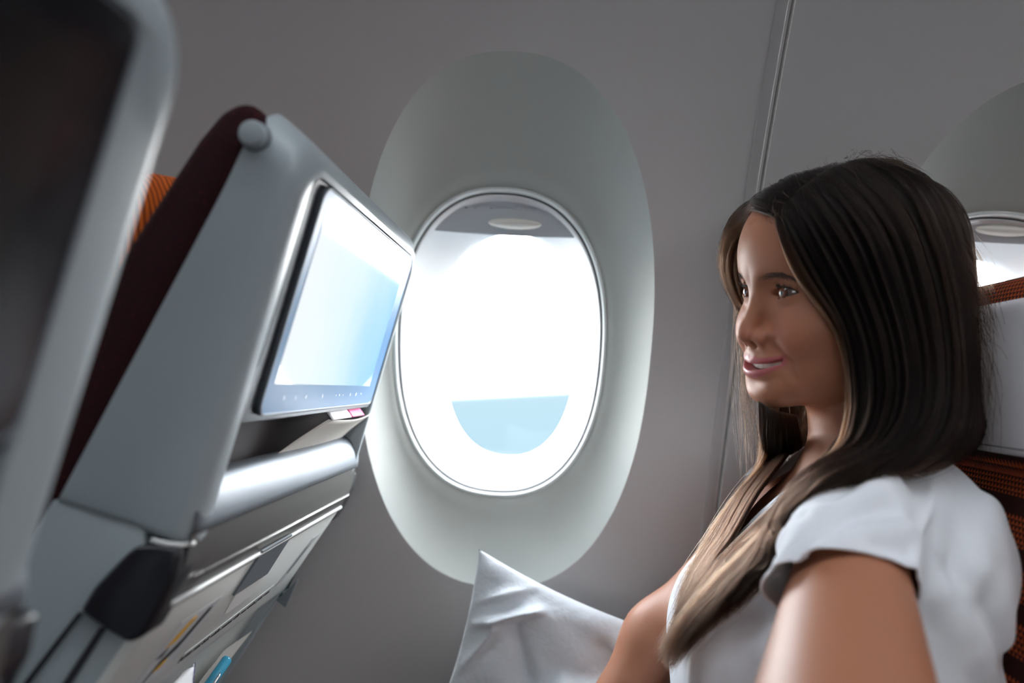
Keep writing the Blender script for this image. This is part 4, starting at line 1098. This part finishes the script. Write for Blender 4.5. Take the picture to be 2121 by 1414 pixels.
def strands(S_, n, nclump, lift, seed, tonef, g_pow=1.0, spread=0.0035, inner=False):
    rg = np.random.default_rng(seed); N_ = normals(S_); ng = S_.shape[0]
    g = rg.random(n)**g_pow; cl = np.floor(g*nclump).astype(int); cc = np.clip((cl+0.5+rg.normal(size=n)*0.0+0.9*np.sin(cl*7.3)*np.cos(cl*1.9))/nclump, 0, 1); cs = 0.15+0.85*np.abs(np.sin(cl*3.7+0.6))
    lo = rg.random(n)**1.5*lift
    tend = 1-0.34*rg.random(n)**1.8-0.06*(np.sin(cl*3.1)*0.5+0.5)
    T = np.linspace(0, 1, KT)
    tt = T[None]*tend[:, None]
    clw = (0.15+0.72*tt**1.3)[:, :, None] if False else (0.01+0.66*tt**2.0)*cs[:, None]
    gg = g[:, None]*(1-clw)+cc[:, None]*clw
    gi = np.clip(gg*(ng-1), 0, ng-1.001); ti = np.clip(tt*(KT-1), 0, KT-1.001)
    a = gi.astype(int); b = ti.astype(int); fa = (gi-a)[..., None]; fb = (ti-b)[..., None]
    def bil(A): return (A[a, b]*(1-fa)*(1-fb)+A[a+1, b]*fa*(1-fb)+A[a, b+1]*(1-fa)*fb+A[a+1, b+1]*fa*fb)
    p = bil(S_); nn = bil(N_); nn /= np.linalg.norm(nn, axis=2)[:, :, None]+1e-9
    clift = 0.62+0.22*np.abs(np.sin(cl*2.17+1))+0.25*np.sin(g*37)*np.sin(g*91+2)
    prof = np.minimum(1, tt*6)
    if inner: lo = np.where(rg.random(n) < 0.5, -0.6, 1.0)*lo
    p = p+nn*((lo*clift)[:, None]*prof)[..., None]
    ph = rg.random((n, 3))*6.28; am = rg.random(n)**2
    for k_, fr in enumerate((5.0, 11.0)):
        w_ = np.sin(tt[..., None]*fr+ph[:, None]+cl[:, None, None]*1.7)
        p += w_*(spread*(0.25+am)*(0.5 if k_ else 1.0))[:, None, None]*(tt[..., None]**1.2)
    tone = tonef(g[:, None]*np.ones_like(tt), tt)+rg.normal(size=n)[:, None]*0.17*(0.25+0.75*np.minimum(1, tt*1.6))+0.12*tt*np.sin(cl*5.1)[:, None]
    return p, np.clip(tone, 0, 1)
def make_hair(nm, p, tone, rad):
    o = hair_curves(nm, p, rad, M_hair, WOMAN, tip=0.3)
    at = o.data.attributes.new('tone', 'FLOAT', 'POINT'); at.data.foreach_set('value', np.broadcast_to(tone, p.shape[:2]).astype(np.float32).ravel())
    return o
def ss(x, a, b): x = np.clip((x-a)/(b-a), 0, 1); return x*x*(3-2*x)
tn = lambda g, t: 0.0+0.36*ss(t, 0.45, 1.0)*(1-0.5*ss(g, 0.5, 1))+0.95*(1-ss(g, 0.0, 0.12))*ss(t, 0.0, 0.12)  # front lock lightened in its colour, standing in for window light on it
tf = lambda g, t: 0.03+0.36*ss(t, 0.35, 1.0)+0.75*(1-ss(g, 0.0, 0.3))*ss(t, 0.02, 0.12)  # far front lock also painted lighter, as if lit by the window
p, tone = strands(SN, 7000, 90, 0.009, 1, tn); make_hair('hair', outside(p, 0.0015), tone, 0.00015)
p, tone = strands(SN, 1300, 60, 0.007, 5, tn, g_pow=3.0, spread=0.003); make_hair('hair', outside(p, 0.0015), tone, 0.00014)
p, tone = strands(SF, 5200, 60, 0.008, 2, tf, g_pow=1.3, inner=True); make_hair('hair', outside(p, 0.0015), tone, 0.00015)
# loose flyaway strands: over the crown, and down the back against the headrest
def fly(n, seed):
    rg = np.random.default_rng(seed); out = []
    for i in range(n):
        if i < n*0.38:      # crown
            g = rg.random(); S_ = SN if rg.random() < 0.6 else SF
            a = S_[int(g*(len(S_)-1)), 0]+rg.normal(size=3)*0.004; d = S_[int(g*(len(S_)-1)), 4]-a; d /= np.linalg.norm(d)
            up = np.array([0, 0, 1.0]); L0 = rg.uniform(0.015, 0.055); b = rg.normal(size=3)*0.5
            out.append([a+d*L0*t*(0.7+0.3*t)+(up*0.25+b*0.3)*L0*t*(1-0.4*t)+0.0015*np.sin(t*7+i)*np.array([1, 0, .5]) for t in np.linspace(0, 1, KT)])
        elif i < n*0.86:    # back
            gi = int(rg.uniform(0.80, 1.0)*(len(SN)-1)); k0 = int(rg.uniform(5, 17)); a = SN[gi, k0]
            b = P(rg.uniform(2020, 2110), rg.uniform(760, 1010), rg.uniform(.60, .70)); L0 = b-a; am = rg.uniform(-0.6, 1.6)
            out.append([a+L0*t+np.array([0.012, 0, 0.010])*math.sin(math.pi*t)*am+0.0012*np.sin(t*9+i)*np.array([1, 0, 0]) for t in np.linspace(0, 1, KT)])
        else:               # beside the far cheek and chest
            gi = int(rg.uniform(0, 0.15)*(len(SF)-1)); a = SF[gi, 12]; b = P(rg.uniform(1530, 1600), rg.uniform(900, 1010), .735); am = rg.uniform(-0.3, 0.5)
            out.append([a+(b-a)*t-np.array([0.014, 0, 0])*math.sin(math.pi*t)*am for t in np.linspace(0, 1, KT)])
    return np.array(out)
for S_, n_, sd in ((SMA, 1500, 9), (SMB, 2200, 10)):
    p, tone = strands(S_, n_, 22, 0.006, sd, lambda g, t: 0.20+0.22*t+0*g); make_hair('hair', outside(p, 0.0015), tone, 0.00013)
p = fly(700, 11); make_hair('loose_hair', p, np.full(p.shape[:2], 0.30), 0.00010)
adopt(WOMAN)
# ------------------------------------------------------------------ her seat
M_cover = mat('headrest cover', rgb(226, 224, 228), 0.8, bump=(700, 0.3, 0.0006))
ws = empty('airline_seat', (0.55, 0.652, 0.0)); tag(ws, 'orange patterned airline seat behind the woman, with a white paper headrest cover', 'airline seat')
def cushion(name, x0, z0, x1, z1, th, y0, y1, mt, bulge=0.012, r=0.03, puff=3.0):
    """slab leaning from (x0, z0) at the bottom to (x1, z1) at the top; front face towards -X, softly rounded"""
    ax = np.array([x1-x0, z1-z0]); Ln = np.linalg.norm(ax); ax /= Ln; nn = np.array([-ax[1], ax[0]])
    LL = []; ny, nz = 30, 26
    v = []; f = []
    W = (y1-y0)/2; yc = (y0+y1)/2
    # superellipsoid-like block
    for i in range(nz+1):
        ph = -math.pi/2+math.pi*i/nz
        cz, sz = abs(math.cos(ph))**(2/7), math.copysign(abs(math.sin(ph))**(2/7), math.sin(ph))
        row = []
        for j in range(64):
            a = 2*math.pi*j/64; ca = math.copysign(abs(math.cos(a))**(2/5), math.cos(a)); sa = math.copysign(abs(math.sin(a))**(2/5), math.sin(a))
            n_ = ca*cz*th/2; y = yc+sa*W*cz; s = Ln/2+sz*Ln/2
            n_ += bulge*(1-(sa*cz)**2)*(1-abs(sz)**puff)*(1 if ca > 0 else 0)
            row.append((x0+ax[0]*s+nn[0]*n_, y, z0+ax[1]*s+nn[1]*n_))
        LL.append(row)
    return loft(LL)
mesh_obj('backrest', *cushion('b', 0.368, 0.50, 0.418, 1.118, 0.080, 0.462, 0.846, M_tri, 0.010), M_tri, ws)
mesh_obj('headrest', *cushion('h', 0.405, 1.095, 0.425, 1.268, 0.070, 0.472, 0.836, M_tri, 0.008), M_tri, ws)
# white cover: wraps the headrest from below its top edge down over the front
LL = []
for t in np.linspace(0, 1, 30):
    row = []
    for y in np.linspace(0.500, 0.812, 36):
        u = (y-0.656)/0.184; e_ = 1-abs(u)**6*0.25
        if t < 0.22:
            k_ = t/0.22; a = math.pi*(1-k_)*0.55; x = 0.388+0.038-0.044*math.cos(a*0.9+0.0)*1.0; z = 1.262+0.012*math.sin(a)
            x = 0.412-0.046*math.cos(a); z = 1.236+0.014*math.sin(a)-0.006*u*u
        else:
            k_ = (t-0.22)/0.78; x = 0.366-0.006*k_-0.004*math.sin(math.pi*k_); z = 1.236-0.119*k_
        row.append((x+0.020*abs(u)**5+0.0006*math.sin(40*y+20*z), y, z))
    LL.append(row)
cv = mesh_obj('headrest_cover', *loft(LL, closed=False), M_cover, ws); md = cv.modifiers.new('cloth', 'SOLIDIFY'); md.thickness = 0.0012
# hem stitch and the small printed dashes on the cover
pts = [(0.3560+0.020*abs((y-0.656)/0.184)**5, y, 1.1225) for y in np.linspace(0.502, 0.81, 30)]
mesh_obj('hem_line', *tube(pts, 0.0005, 6), M_ink, cv)
for (px, py) in ((2066, 638), (2072, 628), (2079, 616)):
    c = P(px, py, 0.515)
    bm_obj('printed_dash', box((0.3600, c[1]-0.0020, c[2]-0.0013), (0.3650, c[1]+0.0020, c[2]+0.0013)), M_ink, cv)
bm_obj('seat_cushion', box((-0.12, 0.465, 0.36), (0.36, 0.842, 0.49), 0.04, 4), M_tri, ws)
bm_obj('armrest', box((-0.05, 0.425, 0.62), (0.34, 0.462, 0.66), 0.012, 3), M_dark, ws)
bm_obj('armrest', box((-0.05, 0.848, 0.62), (0.34, 0.885, 0.66), 0.012, 3), M_dark, ws)
for yy in (0.50, 0.79): bm_obj('leg', box((0.10, yy, 0.0), (0.14, yy+0.02, 0.38), 0.004, 2), M_matblack, ws)
adopt(ws)

# ------------------------------------------------------------------ pillow
M_pillow = mat('pillow cotton', rgb(200, 205, 210), 0.8, sheen=0.3, bump=(22, 1.0, 0.006))
def pillow():
    A = P(992, 1137, 0.872); B = P(1420, 1302, 0.860); D = P(935, 1500, 0.855)       # corner, along the top, down the side
    U = B-A; U /= np.linalg.norm(U); V = D-A; V -= U*(V@U)*0.80; V /= np.linalg.norm(V); Nn = np.cross(U, V); Nn /= np.linalg.norm(Nn)
    if Nn[1] > 0: Nn = -Nn
    n = 120; S1, S2 = 0.34, 0.27; v = []; f = []
    creases = [((0.02, 0.30), (0.26, 0.10), .018, .010), ((0.05, 0.72), (0.40, 0.34), .022, .011), ((0.40, 0.34), (0.78, 0.20), .018, .008), ((0.03, 0.20), (0.22, 0.02), .016, .006),
               ((0.00, 0.55), (0.12, 0.26), .020, .009), ((0.15, 0.98), (0.55, 0.62), .025, .011), ((0.55, 0.62), (0.95, 0.55), .020, .007), ((0.30, 0.60), (0.36, 0.95), .022, .008),
               ((0.45, 0.45), (0.62, 0.85), .016, .006), ((0.60, 0.05), (0.90, 0.16), .014, .004), ((0.20, 0.22), (0.34, 0.50), .03, -.008), ((0.5, 0.15), (0.8, 0.35), .03, -.006)]
    for side in (1, -1):
        for i in range(n+1):
            for j in range(n+1):
                a, b = i/n, j/n
                p2 = 2*a-1; q2 = 2*b-1
                pinch = 0.016*(1-abs(p2)**2)*abs(q2)**3; pinch2 = 0.014*(1-abs(q2)**2)*abs(p2)**3
                u = (a-0.5)*S1*(1-0.0)-math.copysign(pinch2, p2); w_ = (b-0.5)*S2-math.copysign(pinch, q2)
                h = 0.042*((1-abs(p2)**2.6)*(1-abs(q2)**2.6))**0.55
                cr = 0
                for (ax, ay), (bx, by), wd, am in creases:
                    dx, dy = bx-ax, by-ay; t = max(0, min(1, ((a-ax)*dx+(b-ay)*dy)/(dx*dx+dy*dy))); d = math.hypot(a-ax-dx*t, b-ay-dy*t)
                    cr += 2.1*am*math.exp(-(d/wd)**1.35)*(0.4+0.6*math.sin(math.pi*min(1, max(0, 0.15+0.7*t))))
                cr += 0.0016*math.sin(17*a+9*b+3*math.sin(7*b))+0.0012*math.sin(31*b-12*a+2*math.sin(9*a))
                edge = min(1, 9*min(a, 1-a, b, 1-b))
                z = side*(h+(cr*edge if side > 0 else 0))
                v.append(A+U*(S1/2+u)+V*(S2/2+w_)+Nn*(z if 0 < i < n and 0 < j < n else 0))
    m_ = (n+1)**2
    for k_ in (0, 1):
        for i in range(n):
            for j in range(n):
                a = k_*m_+i*(n+1)+j; q = (a, a+1, a+n+2, a+n+1); f.append(q if k_ else q[::-1])
    # weld the rims
    idx = list(range(len(v)))
    for i in range(n+1):
        for j in range(n+1):
            if i in (0, n) or j in (0, n): idx[m_+i*(n+1)+j] = i*(n+1)+j
    return v, [tuple(idx[x] for x in q) for q in f]
v, f = pillow(); pl = mesh_obj('pillow', v, f, M_pillow)
tag(pl, 'crumpled white pillow standing between the woman and the cabin wall', 'pillow')

# ------------------------------------------------------------------ things in the seat pockets
def sheet_mesh(nm, grid, mt, th, parent=None):
    v, f = loft(grid, closed=False); o = mesh_obj(nm, v, f, mt, parent); md = o.modifiers.new('paper', 'SOLIDIFY'); md.thickness = th; md.offset = 0; return o
M_paper = mat('cream paper', rgb(222, 218, 208), 0.6); M_white = mat('white paper', rgb(240, 240, 240), 0.5); M_magenta = mat('magenta print', rgb(214, 18, 122), 0.5)
bk = empty('booklet', SP(0.72, 0.235, -0.022)); tag(bk, 'folded white booklet with a magenta band in the seat pocket under the screen', 'booklet')
def SB(y, s, n): return SP(y, s, n)
g = []
for t in np.linspace(0, 1, 10):      # front leaf, leaning out of the pocket and curling at the top
    n_ = -0.024+0.020*t+0.006*t*t
    g.append([SB(0.618+0.058*t+(0.812-0.618-0.030*t)*u*(1-0.00*t), 0.247-0.044*t+0.003*math.sin(u*3.1)*t, n_+0.004*math.sin(math.pi*u)*t) for u in np.linspace(0, 1, 12)])
sheet_mesh('leaf', g, M_paper, 0.0008, bk)
g = []
for t in np.linspace(0, 1, 12):      # top leaf folded back over
    a = t*math.pi
    g.append([SB(0.678+0.128*u+0.004*math.sin(a), 0.2030-0.0030*math.sin(a)-0.0085*t, 0.0050-0.026*t) for u in np.linspace(0, 0.50, 8)])
sheet_mesh('cover', g, M_white, 0.0009, bk)
g = []
for t in np.linspace(0, 1, 12):
    a = t*math.pi
    g.append([SB(0.678+0.128*u+0.004*math.sin(a), 0.2030-0.0030*math.sin(a)-0.0085*t, 0.0050-0.026*t) for u in np.linspace(0.50, 0.88, 8)])
sheet_mesh('magenta_band', g, M_magenta, 0.0010, bk)
adopt(bk)
M_teal = mat('teal plastic', rgb(60, 150, 180), 0.25); M_steel = mat('polished steel', (0.8, 0.82, 0.84, 1), 0.2, metal=1.0)
a, b = P(474, 1360, 0.74), P(395, 1475, 0.70)
pen = empty('pen', tuple((a+b)/2)); tag(pen, 'teal pen with a steel clip in the lower seat pocket', 'pen')
d = (b-a)/np.linalg.norm(b-a)
mesh_obj('barrel', *tube([a, a+d*0.0012, a+d*0.003, a+(b-a)*0.5, b], [0.0012, 0.0042, 0.0052, 0.0054, 0.0050], 16), M_teal, pen)
mesh_obj('clip', *tube([a+d*0.016+np.array([0.004, -0.005, 0.001]), a+d*0.020+np.array([0.005, -0.0055, 0.001]), a+d*0.048+np.array([0.005, -0.0055, 0.001])], [0.0008, 0.0016, 0.0012], 8), M_steel, pen)
adopt(pen)
a = P(467, 1344, 0.755); b = P(360, 1480, 0.70)
v, f = plate([a, a+np.array([0.003, 0.060, -0.001]), b+np.array([0.003, 0.060, -0.001]), b], (0.7, -0.2, 0.5), 0.0012)
tag(mesh_obj('card', v, f, M_paper, smooth=False), 'stiff cream card behind the teal pen in the lower pocket', 'card')
M_violet = mat('violet print', rgb(90, 75, 170), 0.5)
a = P(402, 1370, 0.655); b = P(372, 1398, 0.64); c = P(330, 1460, 0.60); d_ = P(395, 1450, 0.64)
pk = empty('packet', tuple(a)); tag(pk, 'white packet with violet printed edge in the lower pocket, beside the pen', 'packet')
g = []
for t in np.linspace(0, 1, 8):
    l_ = b*(1-t)+c*t; r_ = a*(1-t)+d_*t
    g.append([l_*(1-u)+r_*u+np.array([0.004*math.sin(math.pi*u), 0, 0.002*math.sin(5*u+4*t)]) for u in np.linspace(0, 1, 8)])
sheet_mesh('wrapper', g, M_white, 0.001, pk)
for k_ in range(6):
    q = a*(1-k_/6)+d_*(k_/6)+np.array([0.002, -0.001, 0.0]); r2 = q+(d_-a)*0.10
    v, f = plate([q, q+np.array([0.0015, -0.004, -0.003]), r2], (0.8, -0.4, 0.3), 0.0006)
    mesh_obj('printed_mark', v, f, M_violet, pk, smooth=False)
adopt(pk)
